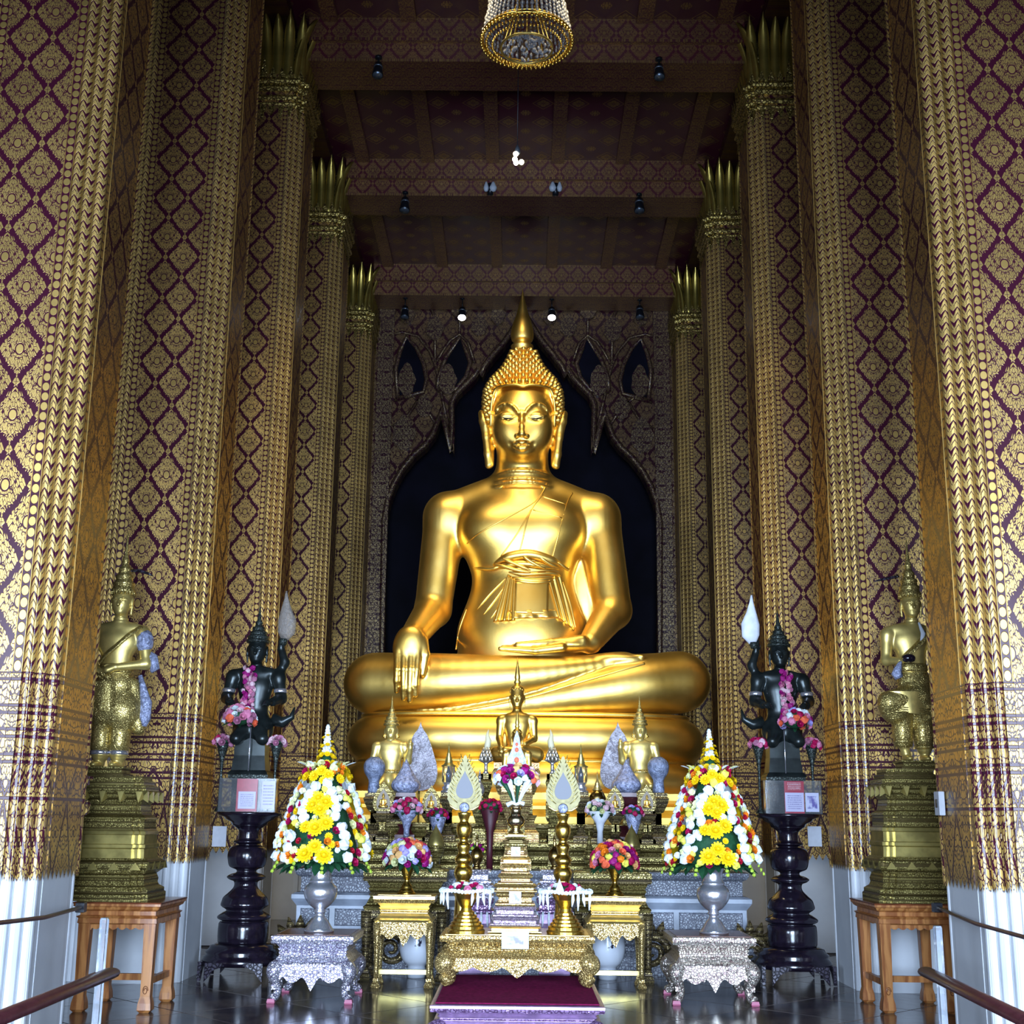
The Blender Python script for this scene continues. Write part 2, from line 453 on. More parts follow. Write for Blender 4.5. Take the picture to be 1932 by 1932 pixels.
# side wall windows with gilt pediments
M_GILT2 = carved('window_gilding', (.45, .36, .14), (.06, .02, .03), .4, .45, 9)
M_WGREEN = carved('window_inlay', (.20, .24, .13), (.05, .02, .04), .2, .4, 14)
for s, i in ((-1, 1), (1, 2)):
    wo = empty('window_%d' % i, (s * 8.18, 24.2, 0), kind='structure')
    for (z0, z1, y0, y1, m) in ((13.0, 16.0, -1.3, 1.3, M_GILT2), (13.3, 15.7, -1.0, 1.0, M_WGREEN)):
        t = .10 if m is M_GILT2 else .16
        MB().box((min(0, -s * t), y0, z0), (max(0, -s * t), y1, z1)).put('window_frame' if m is M_GILT2 else 'window_panel', m, wo)
    for k in range(4):
        MB().box((min(0, -s * .2), -1.3, 13.0 + k * .85), (max(0, -s * .2), 1.3, 13.12 + k * .85)).put('window_rail', M_GILT2, wo)

# ================================================================ columns
A = .185
def v_of(z):
    "lozenge half cells grow towards the foot of the column"
    zz = np.linspace(0, 13, 400); h = .215 + .075 * np.exp(-(zz - 3) / 2.2).clip(0, 1.6)
    return float(np.interp(z, zz, np.concatenate([[0], np.cumsum((1 / h[1:] + 1 / h[:-1]) / 2 * np.diff(zz))])))
def col_profile():
    "one face of the redented plan, from its left corner to its right corner: list of (x, y, uvu, material)"
    w1, w2 = .2775, .345                # lozenge panel, bead strip
    st = [.345, .410, .475, .545]       # redents
    segs = [((-w1, -.55), (w1, -.55), (-1.5, 1.5), 0)]
    segs.append(((w1, -.545), (w2, -.545), (-1.15, 1.15), 1))
    r = [((w1, -.55), (w1, -.545), (.9, 1), 2), ((w2, -.545), (w2, -.523), (.9, 1), 2)]
    for k in range(3):
        x0, x1 = st[k], st[k + 1]; y0 = -.545 + .066 * k + .022; rad = (x1 - x0) / 2; cx = (x0 + x1) / 2
        n = 6
        for j in range(n):
            a0 = PI - PI * j / n; a1 = PI - PI * (j + 1) / n
            r.append(((cx + rad * math.cos(a0), y0 - .030 * math.sin(a0)), (cx + rad * math.cos(a1), y0 - .030 * math.sin(a1)), (-1 + 2 * j / n, -1 + 2 * (j + 1) / n), 2))
        if k < 2: r.append(((x1, y0), (x1, y0 + .066), (.9, 1), 2))
    left = []
    for a, b, (ua, ub), m in [segs[1]] + r:
        left.append(((-b[0], b[1]), (-a[0], a[1]), (-ub, -ua), m))
    return left[::-1] + segs + r
def col_mesh(z0, z1, dz, mats, inset=0.0, teeth=False):
    base = col_profile(); rings = []; verts = []; faces = []; uvs = []; mi = []; sm = []
    zs = list(np.linspace(z0, z1, max(2, int((z1 - z0) / dz) + 1)))
    vz = [v_of(z) for z in zs]
    for fcx in range(4):
        c, s_ = [(1, 0), (0, 1), (-1, 0), (0, -1)][fcx]
        for (a, b, (ua, ub), m) in base:
            L = math.hypot(b[0] - a[0], b[1] - a[1]); nsub = 1
            if teeth: nsub = max(1, int(round(L / .085))) * 2
            for q_ in range(nsub if teeth else 1):
                t0, t1 = q_ / nsub, (q_ + 1) / nsub
                pa = [a[i] + (b[i] - a[i]) * t0 for i in (0, 1)]; pb = [a[i] + (b[i] - a[i]) * t1 for i in (0, 1)]
                u0, u1 = ua + (ub - ua) * t0, ua + (ub - ua) * t1
                k = 1 - inset / .55
                W2 = [((p[0] * c - p[1] * s_) * k, (p[0] * s_ + p[1] * c) * k) for p in (pa, pb)]
                n = len(verts)
                for i, z in enumerate(zs):
                    za = zb = z
                    if teeth and i == 0:
                        za = z + (.07 if q_ % 2 == 0 else 0); zb = z + (0 if q_ % 2 == 0 else .07)
                    verts += [(*W2[0], za), (*W2[1], zb)]
                for i in range(len(zs) - 1):
                    faces.append((n + 2*i, n + 2*i + 1, n + 2*i + 3, n + 2*i + 2)); mi.append(m); sm.append(m == 2)
                    uvs += [(u0, vz[i]), (u1, vz[i]), (u1, vz[i+1]), (u0, vz[i+1])]
    me = mesh('shaft', verts, faces, mats)
    me.polygons.foreach_set('material_index', mi if len(mats) > 1 else [0] * len(mi)); me.polygons.foreach_set('use_smooth', sm)
    ul = me.uv_layers.new(name='UVMap'); ul.data.foreach_set('uv', [c for p in uvs for c in p])
    return me
ME_SHAFT = col_mesh(1.30, 11.60, .25, [M_PANEL, M_BEAD, M_RIB])
ME_HEM = col_mesh(1.055, 1.30, .245, [M_PANEL, M_BEAD, M_RIB], teeth=True)
ME_PLINTH = col_mesh(0, 11.5, 11.5, [M_WHITE], inset=.022)
M_CAP = carved('capital_gold', (.62, .46, .13), (.10, .06, .02), .75, .34, 22, .5)
M_PETAL = plain('petal_gold', (.66, .50, .12), .85, .30, .5, .25, 3)
def petal_mesh():
    v = []; f = []; N = 9; K = 5
    for i in range(N):
        t = i / (N - 1); z = 1.0 * t; w = .080 * (1 - .12 * t) if t < .8 else .080 * .9 * max(0.02, (1 - t) / .2) ** .8
        out = .015 + .24 * t ** 2.6
        for k in range(K):
            s = -1 + 2 * k / (K - 1); v.append((s * w, -(out + .035 * (1 - s * s)), z))
    for i in range(N - 1):
        for k in range(K - 1): f.append((i*K+k, i*K+k+1, (i+1)*K+k+1, (i+1)*K+k))
    n = len(v); v += [(a, b + .03, c) for a, b, c in v]; f += [tuple(n + q for q in g[::-1]) for g in f]
    rim = [i * K for i in range(N)] + [(N-1)*K + k for k in range(1, K)] + [i*K + K-1 for i in range(N-2, -1, -1)] + list(range(K-2, 0, -1))
    for a, b in zip(rim, rim[1:] + rim[:1]): f.append((a, a + n, b + n, b))
    m = MB().add(v, f, 0, True).mesh('petal', M_PETAL); return m
ME_PETAL = petal_mesh()
def capital(parent):
    z0 = 10.86
    cp = MB()
    for o, za, zb in ((.02, .24, .32), (.05, .32, .40), (.0, .40, .46), (.055, .46, .56), (.085, .56, .64)):
        cp.rect([(o, za), (o + .02, (za + zb) / 2), (o, zb)], .52, .52, (0, 0, 0), notch=.055)
    cp.rect([(-.02, .64), (-.02, .9), (-.06, 1.30), (-.12, 1.50)], .50, .50, notch=.06)
    # hanging and standing leaf teeth
    for sd in range(4):
        c, s_ = [(1, 0), (0, 1), (-1, 0), (0, -1)][sd]
        for k in range(9):
            x = -.50 + 1.0 * k / 8; y = -.56 - (.0 if abs(x) < .36 else -.07 * (abs(x) - .36) / .14)
            for (zb, zt, o) in ((.24, .06 if k % 2 else .0, .0), (.64, .80 if k != 4 else .98, .07)):
                p = [(x - .05, y - o, zb), (x + .05, y - o, zb), (x, y - o - .02, zt), (x, y - o + .04, zb)]
                cp.add([(a * c - b * s_, a * s_ + b * c, d) for a, b, d in p], [(0, 1, 2), (1, 3, 2), (3, 0, 2), (0, 3, 1)])
    co = cp.put('capital', M_CAP, parent, (0, 0, z0))
    for sd in range(4):
        a = sd * PI / 2
        for k in range(7):
            x = -.46 + .92 * k / 6; off = .50 - (.0 if abs(x) < .32 else .08 * (abs(x) - .32) / .14)
            rz = x * .55
            o = put('petal', ME_PETAL, co); 
            o.location = (x * math.cos(a) + off * math.sin(a), x * math.sin(a) - off * math.cos(a), .62)
            o.rotation_euler = (0, 0, a + rz)
    return co
COLS_Y = (9.3, 12.8, 16.4, 20.4, 24.7)
clabel = ['gold-patterned maroon lacquer column with white plinth beside the barrier rail',
          'gold-patterned maroon lacquer column rising behind the standing gold statue on wooden table',
          'gold-patterned maroon column with petal capital behind the dark turned stand',
          'gold-patterned maroon column with petal capital flanking the great seated statue',
          'dim gold-patterned maroon column with petal capital against the back wall']
proto = None
for i, y in enumerate(COLS_Y):
    for s in (-1, 1):
        c = empty('column', (-3.78 if (s < 0 and i == 0) else s * 3.65, y, 0), clabel[i], 'column', 'lacquered columns ' + ('by the barrier', 'behind the wooden tables', 'behind the dark stands', 'flanking the great statue', 'at the back wall')[i])
        put('plinth', ME_PLINTH, c); put('shaft', ME_SHAFT, c); put('hem', ME_HEM, c)
        if proto is None: proto = capital(c)
        else: copy_tree(proto, c)
# ================================================================ sculpting: signed distance fields meshed with surface nets
class SDF:
    def __init__(s, lo, hi, h):
        s.lo = np.array(lo, float); s.h = h
        s.n = [int(math.ceil((hi[i] - lo[i]) / h)) + 1 for i in range(3)]
        s.ax = [(lo[i] + h * np.arange(s.n[i])).astype(np.float32) for i in range(3)]
        s.D = np.full(s.n, 10.0, np.float32)
    def _op(s, blo, bhi, fn, k=.05, op='u'):
        m = max(4 * s.h, 2.0 * k) + s.h
        sl = []
        for i in range(3):
            a = int(np.searchsorted(s.ax[i], blo[i] - m)); b = int(np.searchsorted(s.ax[i], bhi[i] + m))
            if b <= a: return s
            sl.append(slice(a, b))
        X = s.ax[0][sl[0]][:, None, None]; Y = s.ax[1][sl[1]][None, :, None]; Z = s.ax[2][sl[2]][None, None, :]
        d = fn(X, Y, Z).astype(np.float32); D = s.D[tuple(sl)]
        if op == 'u':
            hh = np.maximum(k - np.abs(D - d), 0) / max(k, 1e-6); r = np.minimum(D, d) - hh * hh * k * .25
        else:
            hh = np.maximum(k - np.abs(-D - d), 0) / max(k, 1e-6); r = np.maximum(D, -d) + hh * hh * k * .25
        s.D[tuple(sl)] = r
        return s
    def ell(s, c, r, k=.05, op='u', rot=None):
        c = [float(q) for q in c]; R = max(r)
        M = None if rot is None else np.array(rot.transposed() if isinstance(rot, Matrix) else rot)
        def fn(X, Y, Z):
            x, y, z = X - c[0], Y - c[1], Z - c[2]
            if M is not None: x, y, z = [M[i][0] * x + M[i][1] * y + M[i][2] * z for i in range(3)]
            a, b, d = x / r[0], y / r[1], z / r[2]
            k0 = np.sqrt(a * a + b * b + d * d); k1 = np.sqrt((a / r[0]) ** 2 + (b / r[1]) ** 2 + (d / r[2]) ** 2)
            return k0 * (k0 - 1) / np.maximum(k1, 1e-6)
        e = [R] * 3 if M is not None else r
        return s._op([c[i] - e[i] for i in range(3)], [c[i] + e[i] for i in range(3)], fn, k, op)
    def cap(s, a, b, ra, rb=None, k=.05, op='u', sq=None):
        rb = ra if rb is None else rb; a = np.array(a, float); b = np.array(b, float); ab = b - a; L2 = float(ab @ ab) + 1e-12
        def fn(X, Y, Z):
            t = ((X - a[0]) * ab[0] + (Y - a[1]) * ab[1] + (Z - a[2]) * ab[2]) / L2
            t = np.clip(t, 0, 1)
            return np.sqrt((X - a[0] - t * ab[0]) ** 2 + (Y - a[1] - t * ab[1]) ** 2 + (Z - a[2] - t * ab[2]) ** 2) - (ra + (rb - ra) * t)
        R = max(ra, rb)
        return s._op(np.minimum(a, b) - R, np.maximum(a, b) + R, fn, k, op)
    def chain(s, pts, rad, k=.04, op='u'):
        if not isinstance(rad, (list, tuple)): rad = [rad] * len(pts)
        for i in range(len(pts) - 1): s.cap(pts[i], pts[i+1], rad[i], rad[i+1], k, op)
        return s
    def box(s, c, hf, r=.02, k=.04, op='u'):
        def fn(X, Y, Z):
            q = [np.abs(V - c[i]) - (hf[i] - r) for i, V in enumerate((X, Y, Z))]
            o = np.sqrt(sum(np.maximum(w, 0) ** 2 for w in q))
            return o + np.minimum(np.maximum(np.maximum(q[0], q[1]), q[2]), 0) - r
        return s._op([c[i] - hf[i] for i in range(3)], [c[i] + hf[i] for i in range(3)], fn, k, op)
    def ring(s, c, R, r, k=.03, ex=1.0, op='u'):
        def fn(X, Y, Z):
            q = np.sqrt((X - c[0]) ** 2 + ((Y - c[1]) / ex) ** 2) - R
            return np.sqrt(q * q + (Z - c[2]) ** 2) - r
        return s._op([c[0] - R - r, c[1] - R * ex - r, c[2] - r], [c[0] + R + r, c[1] + R * ex + r, c[2] + r], fn, k, op)
    def hit(s, u, v, off=0.0, y0=15.9):
        "point on the sculpted surface seen at a pixel, moved by off towards the viewer"
        a = at(u, v, y0); d = (at(u, v, y0 + 1) - a).normalized(); t = 0.0
        while t < 2.5:
            p = a + d * t; g = [int(round((p[i] - s.lo[i]) / s.h)) for i in range(3)]
            if all(0 <= g[i] < s.n[i] for i in range(3)):
                e = float(s.D[g[0], g[1], g[2]])
                if e < s.h * .5: return p - d * off
                t += max(.004, min(e * .5, .05))
            else: t += .03
        return a + d * .8
    def build(s, name, mat, smooth=4):
        D = s.D; n = D.shape; neg = D < 0
        cnt = np.zeros([q - 1 for q in n], np.int8)
        for i in (0, 1):
            for j in (0, 1):
                for k in (0, 1): cnt += neg[i:n[0]-1+i, j:n[1]-1+j, k:n[2]-1+k]
        ci, cj, ck = np.nonzero((cnt > 0) & (cnt < 8)); N = len(ci)
        idx = np.full(cnt.shape, -1, np.int64); idx[ci, cj, ck] = np.arange(N)
        acc = np.zeros((N, 3)); w = np.zeros(N); off = [(i, j, k) for i in (0, 1) for j in (0, 1) for k in (0, 1)]
        for a in off:
            for ax in range(3):
                if a[ax]: continue
                b = list(a); b[ax] = 1
                da = D[ci + a[0], cj + a[1], ck + a[2]]; db = D[ci + b[0], cj + b[1], ck + b[2]]
                m = (da < 0) != (db < 0); t = np.where(m, da / np.where(m, da - db, 1), 0)
                for q in range(3):
                    acc[:, q] += np.where(m, a[q] + (t if q == ax else 0), 0)
                w += m
        V = (np.stack([ci, cj, ck], 1) + acc / w[:, None]) * s.h + s.lo
        faces = []
        for ax in range(3):
            o1, o2 = [q for q in range(3) if q != ax]
            sl0 = [slice(1, n[q] - 1) for q in range(3)]; sl1 = list(sl0)
            sl0[ax] = slice(0, n[ax] - 1); sl1[ax] = slice(1, n[ax])
            A, B = neg[tuple(sl0)], neg[tuple(sl1)]
            I = np.stack(np.nonzero(A != B), 1)
            if not len(I): continue
            G = I.copy(); G[:, o1] += 1; G[:, o2] += 1
            sg = A[I[:, 0], I[:, 1], I[:, 2]]
            q = []
            for d1, d2 in ((-1, -1), (0, -1), (0, 0), (-1, 0)):
                T = G.copy(); T[:, o1] += d1; T[:, o2] += d2; q.append(idx[T[:, 0], T[:, 1], T[:, 2]])
            Q = np.stack(q, 1); fl = sg if ax != 1 else ~sg
            Q[~fl] = Q[~fl][:, ::-1]; faces.append(Q)
        Fq = np.concatenate(faces); Fq = Fq[(Fq >= 0).all(1)]
        E = np.concatenate([Fq[:, [0, 1]], Fq[:, [1, 2]], Fq[:, [2, 3]], Fq[:, [3, 0]]]); 
        for it in range(smooth * 2):
            lam = .5 if it % 2 == 0 else -.52
            sm = np.zeros_like(V); c = np.bincount(E.ravel(), minlength=N)
            for q in range(3):
                sm[:, q] = np.bincount(E[:, 0], V[E[:, 1], q], N) + np.bincount(E[:, 1], V[E[:, 0], q], N)
            V = V + lam * (sm / np.maximum(c, 1)[:, None] - V)
        me = bpy.data.meshes.new(name)
        me.vertices.add(N); me.vertices.foreach_set('co', V.astype(np.float32).ravel())
        me.loops.add(len(Fq) * 4); me.loops.foreach_set('vertex_index', Fq.astype(np.int32).ravel())
        me.polygons.add(len(Fq)); me.polygons.foreach_set('loop_start', np.arange(0, len(Fq) * 4, 4, dtype=np.int32))
        me.polygons.foreach_set('loop_total', np.full(len(Fq), 4, np.int32))
        me.materials.append(mat); me.update(calc_edges=True); me.validate(); me.shade_smooth()
        return me
def smooth_path(p, n=8):
    out = []
    for i in range(len(p) - 1):
        p0, p1, p2, p3 = p[max(i-1, 0)], p[i], p[i+1], p[min(i+2, len(p)-1)]
        for j in range(n):
            t = j / n
            out.append(tuple(.5 * ((2*p1[k]) + (-p0[k]+p2[k])*t + (2*p0[k]-5*p1[k]+4*p2[k]-p3[k])*t*t + (-p0[k]+3*p1[k]-3*p2[k]+p3[k])*t**3) for k in range(len(p1))))
    return out + [tuple(p[-1])]
# ================================================================ the great seated statue
q = Mat('statue_gold', (.95, .68, .22), 1.0, .34)
n = q.noise(scale=2.2, detail=5); n2 = q.noise(scale=55, detail=2)
q.color(q.mix(n.step(.3, .75), (.93, .58, .12), (1.0, .70, .20))); q.set('Roughness', n * .12 + .34); q.bump(n2, .10, .004)
M_BUD = q.m
BUD = empty('seated_buddha_statue', (0, 17.2, 1.45), 'huge gilded Buddha statue seated cross-legged, one hand reaching down over the knee', 'statue')
def bput(name, me): 
    o = put(name, me, BUD); o.location = (0, -17.2, -1.45); return o
b = SDF((-2.6, 16.05, 2.5), (2.75, 18.35, 8.25), .0165)
# torso
b.ell((0, 17.42, 5.52), (.93, .50, .52), .1)
b.ell((0, 17.36, 5.25), (.82, .50, .60), .25)
b.ell((.02, 17.36, 4.75), (.68, .46, .85), .25)
b.ell((.02, 17.38, 3.9), (.90, .62, .85), .3)
for s in (-1, 1):
    b.ell((s * .38, 17.12, 5.38), (.40, .26, .30), .25)              # pectorals
    b.cap((s * .22, 17.45, 6.12), (s * 1.02, 17.46, 5.72), .17, .25, .28)   # trapezius to shoulder
    b.ell((s * 1.06, 17.45, 5.62), (.29, .30, .33), .12)
# upper arms and forearms
eL = at(817, 1150, 17.28); eR = at(1156, 1152, 17.25)
b.cap((-1.08, 17.45, 5.62), eL, .30, .25, .12); b.cap((1.08, 17.45, 5.62), eR, .30, .26, .12)
b.ell(at(1108, 1100, 17.52), (.22, .07, .62), .06)
wL = at(778, 1203, 16.52); wR = at(1114, 1212, 16.78)
b.cap(eL, wL, .245, .17, .06); b.cap(eR, wR, .25, .155, .06)
# hand over the knee
def hp(u, v, y): return at(u, v, y)
b.ell(hp(772, 1222, 16.40), (.215, .10, .27), .10)
for (u0, u1, ve, r) in ((750, 748, 1304, .044), (762, 761, 1318, .047), (776, 773, 1322, .047), (789, 784, 1312, .043)):
    b.chain([hp(u0, 1228, 16.37), hp((u0 + u1) / 2, 1262, 16.31), hp(u1, ve - 20, 16.33), hp(u1, ve, 16.37)], [r * 1.15, r, r * .95, r * .72], .018)
b.chain([hp(798, 1208, 16.44), hp(803, 1235, 16.40), hp(797, 1272, 16.40)], [.07, .055, .042], .03)
# hand in the lap
b.ell(at(1072, 1218, 16.66), (.30, .17, .095), .08)
for (vv, ve, ut, y, r) in ((1222, 1224, 944, 16.50, .046), (1219, 1222, 948, 16.58, .046), (1219, 1221, 955, 16.67, .044), (1221, 1222, 968, 16.76, .04)):
    b.chain([at(1060, vv, y), at(1010, vv + 6, y - .02), at(ut, ve, y)], [r * 1.3, r * 1.1, r * .72], .02)
b.chain([at(1098, 1208, 16.60), at(1040, 1213, 16.55), at(976, 1216, 16.55)], [.075, .055, .036], .03)
# crossed legs
kL = at(706, 1290, 17.0); kR = at(1282, 1287, 17.0)
b.ell((.05, 17.45, 3.18), (1.7, .62, .40), .1)
b.cap((-.6, 17.55, 3.25), kL, .42, .40, .1); b.cap((.65, 17.55, 3.25), kR, .42, .40, .1)
def schain(pts, rad, k, n=6):
    w = smooth_path([(*p, r) for p, r in zip(pts, rad)], n); b.chain([q_[:3] for q_ in w], [q_[3] for q_ in w], k)
schain([kL, at(780, 1289, 16.86), at(860, 1286, 16.72), at(985, 1277, 16.64), at(1095, 1262, 16.66), at(1180, 1246, 16.72)], [.40, .39, .355, .27, .17, .105], .03)
schain([kR, at(1210, 1294, 16.85), at(1130, 1305, 16.74), at(985, 1327, 16.66), at(880, 1340, 16.66), at(790, 1347, 16.70)], [.40, .385, .32, .19, .115, .05], .03)
b.ell(at(1168, 1244, 16.66), (.34, .12, .085), .05)
for k in range(4): b.cap(at(1188, 1238 + 4.5 * k, 16.62 + .015 * k), at(1212 - 2 * k, 1239 + 4.5 * k, 16.60 + .015 * k), .034, .028, .012)
# neck and head
b.cap((0, 17.42, 5.8), (0, 17.38, 6.55), .40, .36, .16)
for zz, r in ((6.20, .40), (6.08, .425), (6.00, .46)): b.ring((0, 17.40, zz), r - .012, .018, .03)
b.ell((0, 17.38, 7.12), (.50, .52, .58), .08)
b.ell((0, 17.22, 6.92), (.435, .44, .58), .1)
b.ell((0, 17.05, 6.60), (.295, .29, .27), .12)
b.ell((0, 16.86, 6.43), (.12, .09, .085), .08)
for s in (-1, 1):
    b.ell((s * .20, 16.98, 6.78), (.20, .20, .26), .12)
    # ears
    b.ell((s * .535, 17.32, 6.93), (.060, .15, .25), .03, rot=Matrix.Rotation(s * .28, 3, 'Y'))
    b.chain([(s * .605, 17.30, 7.12), (s * .575, 17.24, 6.98), (s * .515, 17.24, 6.75), (s * .485, 17.24, 6.5), (s * .475, 17.24, 6.33)], [.03, .045, .055, .06, .05], .03)
    b.chain([(s * .50, 17.34, 6.85), (s * .44, 17.30, 6.62), (s * .445, 17.24, 6.35)], [.05, .04, .045], .03)
FX = 984.5
def fp(dx, v, off=0.0): return b.hit(FX + dx, v, off)
# eye sockets pressed in, then brows, lids, nose and lips laid onto the face
sock = [fp(s * 27, 781, .03) for s in (-1, 1)]
lips_c = fp(0, 840); brow = {}
for s in (-1, 1):
    brow[s] = [fp(s * x, v, -.004) for x, v in smooth_path([(7, 779), (13, 770), (24, 762), (36, 763.5), (45, 770), (50, 779)], 4)]
for c in sock: b.ell(c, (.150, .055, .085), .06, 's')
for s in (-1, 1):
    b.chain([tuple(p) for p in brow[s]], [.017] * (len(brow[s]) - 5) + [.016, .014, .012, .01, .008], .02)
    c = fp(s * 27, 785, -.045); b.ell(c, (.125, .075, .062), .02)
    lid = [fp(s * x, v, -.002) for x, v in smooth_path([(9, 787), (17, 790.5), (28, 791.5), (38, 788), (47, 782)], 4)]
    b.chain([tuple(p) for p in lid], [.010] * len(lid), .006)
bridge = [fp(0, 777, -.012), fp(0, 790, .030), fp(0, 805, .085), fp(0, 818, .135)]
b.chain([tuple(p) for p in bridge], [.026, .030, .038, .050], .03)
tip = bridge[-1]
for s in (-1, 1): b.ell((tip.x + s * .066, tip.y + .075, tip.z - .012), (.044, .060, .038), .02)
up = [fp(x, v, o) for x, v, o in smooth_path([(-20, 837, -.008), (-10, 836.5, .012), (-4, 834, .022), (0, 835.5, .02), (4, 834, .022), (10, 836.5, .012), (20, 837, -.008)], 4)]
dn = [fp(x, v, o) for x, v, o in smooth_path([(-17, 841, -.008), (-8, 844.5, .014), (0, 846, .018), (8, 844.5, .014), (17, 841, -.008)], 5)]
b.chain([tuple(p) for p in up], [.012 + .016 * math.sin(PI * i / (len(up) - 1)) for i in range(len(up))], .008)
b.chain([tuple(p) for p in dn], [.012 + .022 * math.sin(PI * i / (len(dn) - 1)) for i in range(len(dn))], .008)
for s in (-1, 1): b.ell(fp(s * 23, 838, .01), (.022, .03, .026), .03, 's')
EYES = {s: [fp(s * x, v, .003) for x, v in smooth_path([(14, 788.6), (22, 789.6), (30, 789.6), (40, 785.8)], 4)] for s in (-1, 1)}
ME_BUD = b.build('body', M_BUD, 3); bput('body', ME_BUD)
bvh = None
def bud_bvh():
    global bvh
    if bvh is None:
        n = len(ME_BUD.vertices); co = np.empty(n * 3, np.float32); ME_BUD.vertices.foreach_get('co', co)
        fi = np.empty(len(ME_BUD.loops), np.int32); ME_BUD.loops.foreach_get('vertex_index', fi)
        bvh = BVHTree.FromPolygons([Vector(c) for c in co.reshape(-1, 3)], fi.reshape(-1, 4).tolist())
    return bvh
def onto(u, v, off=.0):
    p0 = at(u, v, 15.0); d = (at(u, v, 17.0) - p0).normalized()
    h = bud_bvh().ray_cast(p0, d)
    if h[0] is None: return at(u, v, 17.1)
    return h[0] + h[1].normalized() * off if h[1].dot(d) < 0 else h[0] - h[1].normalized() * off
def seam(mb, px, r, off=0.0, n=8, taper=False):
    w = [onto(u, v, off) for u, v in smooth_path(px, n)]
    for _ in range(2): w = [w[0]] + [(w[i-1] + w[i] * 2 + w[i+1]) / 4 for i in range(1, len(w) - 1)] + [w[-1]]
    N = len(w); rr = [r * (min(1, .25 + 3 * min(i, N-1-i) / N) if taper else 1) for i in range(N)]
    mb.tube(w, rr, 6)
mb = MB()
for px in ([(1032, 912), (1013, 944), (960, 975), (905, 1005), (880, 1026)], [(1002, 962), (977, 1005), (945, 1050)],
           [(1080, 930), (1068, 955), (1049, 1027), (1043, 1050)], [(1024, 933), (999, 969), (984, 1027), (977, 1048)]):
    seam(mb, px, .011)
for px in ([(1024, 937), (1067, 951)], [(1006, 962), (1060, 977)]): seam(mb, px, .009)
bput('robe_seams', mb.mesh('robe_seams', M_BUD))
mb = MB()
seam(mb, [(786, 1352), (850, 1343), (985, 1318), (1090, 1288), (1180, 1262), (1216, 1252)], .022, -.004)
seam(mb, [(860, 1226), (866, 1190), (880, 1150)], .012)
bput('robe_hem', mb.mesh('robe_hem', M_BUD))
# sash knot on the belly, hanging cloth and apron
mb = MB()
seam(mb, [(932, 1066), (958, 1052), (1000, 1046), (1040, 1058), (1058, 1068)], .075, .02, taper=True)
seam(mb, [(940, 1072), (975, 1064), (1010, 1066), (1052, 1074)], .055, .035, taper=True)
for px in ([(936, 1064), (955, 1070), (978, 1078), (1000, 1082)], [(950, 1054), (972, 1064), (1000, 1078)], [(985, 1047), (1000, 1060), (1028, 1076)],
           [(1015, 1049), (1030, 1062), (1050, 1072)], [(1048, 1060), (1064, 1074), (1066, 1068)], [(900, 1070), (930, 1074), (945, 1070)]):
    seam(mb, px, .026, .075, taper=True)
for px in ([(960, 1080), (990, 1084), (1040, 1082), (1056, 1088)], [(968, 1090), (1000, 1096), (1046, 1092)], [(972, 1096), (1004, 1100), (1044, 1098)]):
    seam(mb, px, .034, .02, taper=True)
bput('sash_knot', mb.mesh('sash_knot', M_BUD))
def cloth(px4, nu, nv, off, wave, freq, ph=0):
    "a patch of cloth lying on the body: four pixel corners (top-left, top-right, bottom-right, bottom-left)"
    (a, b_, c, d) = px4; v = []; f = []
    for j in range(nv + 1):
        t = j / nv
        for i in range(nu + 1):
            s = i / nu
            u = (a[0]*(1-s)+b_[0]*s)*(1-t)+(d[0]*(1-s)+c[0]*s)*t; w = (a[1]*(1-s)+b_[1]*s)*(1-t)+(d[1]*(1-s)+c[1]*s)*t
            p = onto(u, w, 0); p = Vector((p.x, p.y, p.z)); p.y -= off + wave * (.3 + .7 * t) * math.sin(freq * s * 2 * PI + ph); v.append(p)
    g = np.array([tuple(p) for p in v]).reshape(nv+1, nu+1, 3)
    for _ in range(3):
        g[1:-1, 1:-1, 1] = (g[:-2, 1:-1, 1] + g[2:, 1:-1, 1] + g[1:-1, :-2, 1] + g[1:-1, 2:, 1]) / 4 * .5 + g[1:-1, 1:-1, 1] * .5
    v = [tuple(p) for p in g.reshape(-1, 3)]
    for j in range(nv):
        for i in range(nu): q0 = j*(nu+1)+i; f.append((q0, q0+nu+1, q0+nu+2, q0+1))
    n = len(v); v += [(x, y + .05, z) for x, y, z in v]; f += [tuple(n + k for k in g_[::-1]) for g_ in f]
    rim = list(range(nu)) + [i*(nu+1)+nu for i in range(nv)] + [nv*(nu+1)+i for i in range(nu, 0, -1)] + [i*(nu+1) for i in range(nv, 0, -1)]
    for a_, b2 in zip(rim, rim[1:] + rim[:1]): f.append((a_, a_ + n, b2 + n, b2))
    return MB().add(v, f, 0, True)
bput('apron', cloth([(972, 1098), (1036, 1098), (1034, 1160), (970, 1158)], 14, 14, .035, .0, 1).mesh('apron', M_BUD))
bput('apron_hem', cloth([(960, 1152), (1050, 1150), (1056, 1166), (966, 1168)], 24, 4, .03, .022, 3).mesh('apron_hem', M_BUD))
bput('sash_fall', cloth([(958, 1084), (972, 1092), (972, 1172), (930, 1174)], 20, 16, .03, .030, 2.5).mesh('sash_fall', M_BUD))
bput('sash_fall', cloth([(1034, 1092), (1056, 1084), (1084, 1190), (1054, 1166)], 18, 16, .03, .028, 2.2).mesh('sash_fall', M_BUD))
for px in ([(955, 1090), (925, 1120), (900, 1150)], [(958, 1098), (935, 1130), (912, 1160)], [(962, 1104), (944, 1140), (925, 1168)], [(1062, 1098), (1076, 1140), (1086, 1186)]):
    mb = MB(); seam(mb, px, .018, .0, taper=True); bput('sash_fold', mb.mesh('sash_fold', M_BUD))
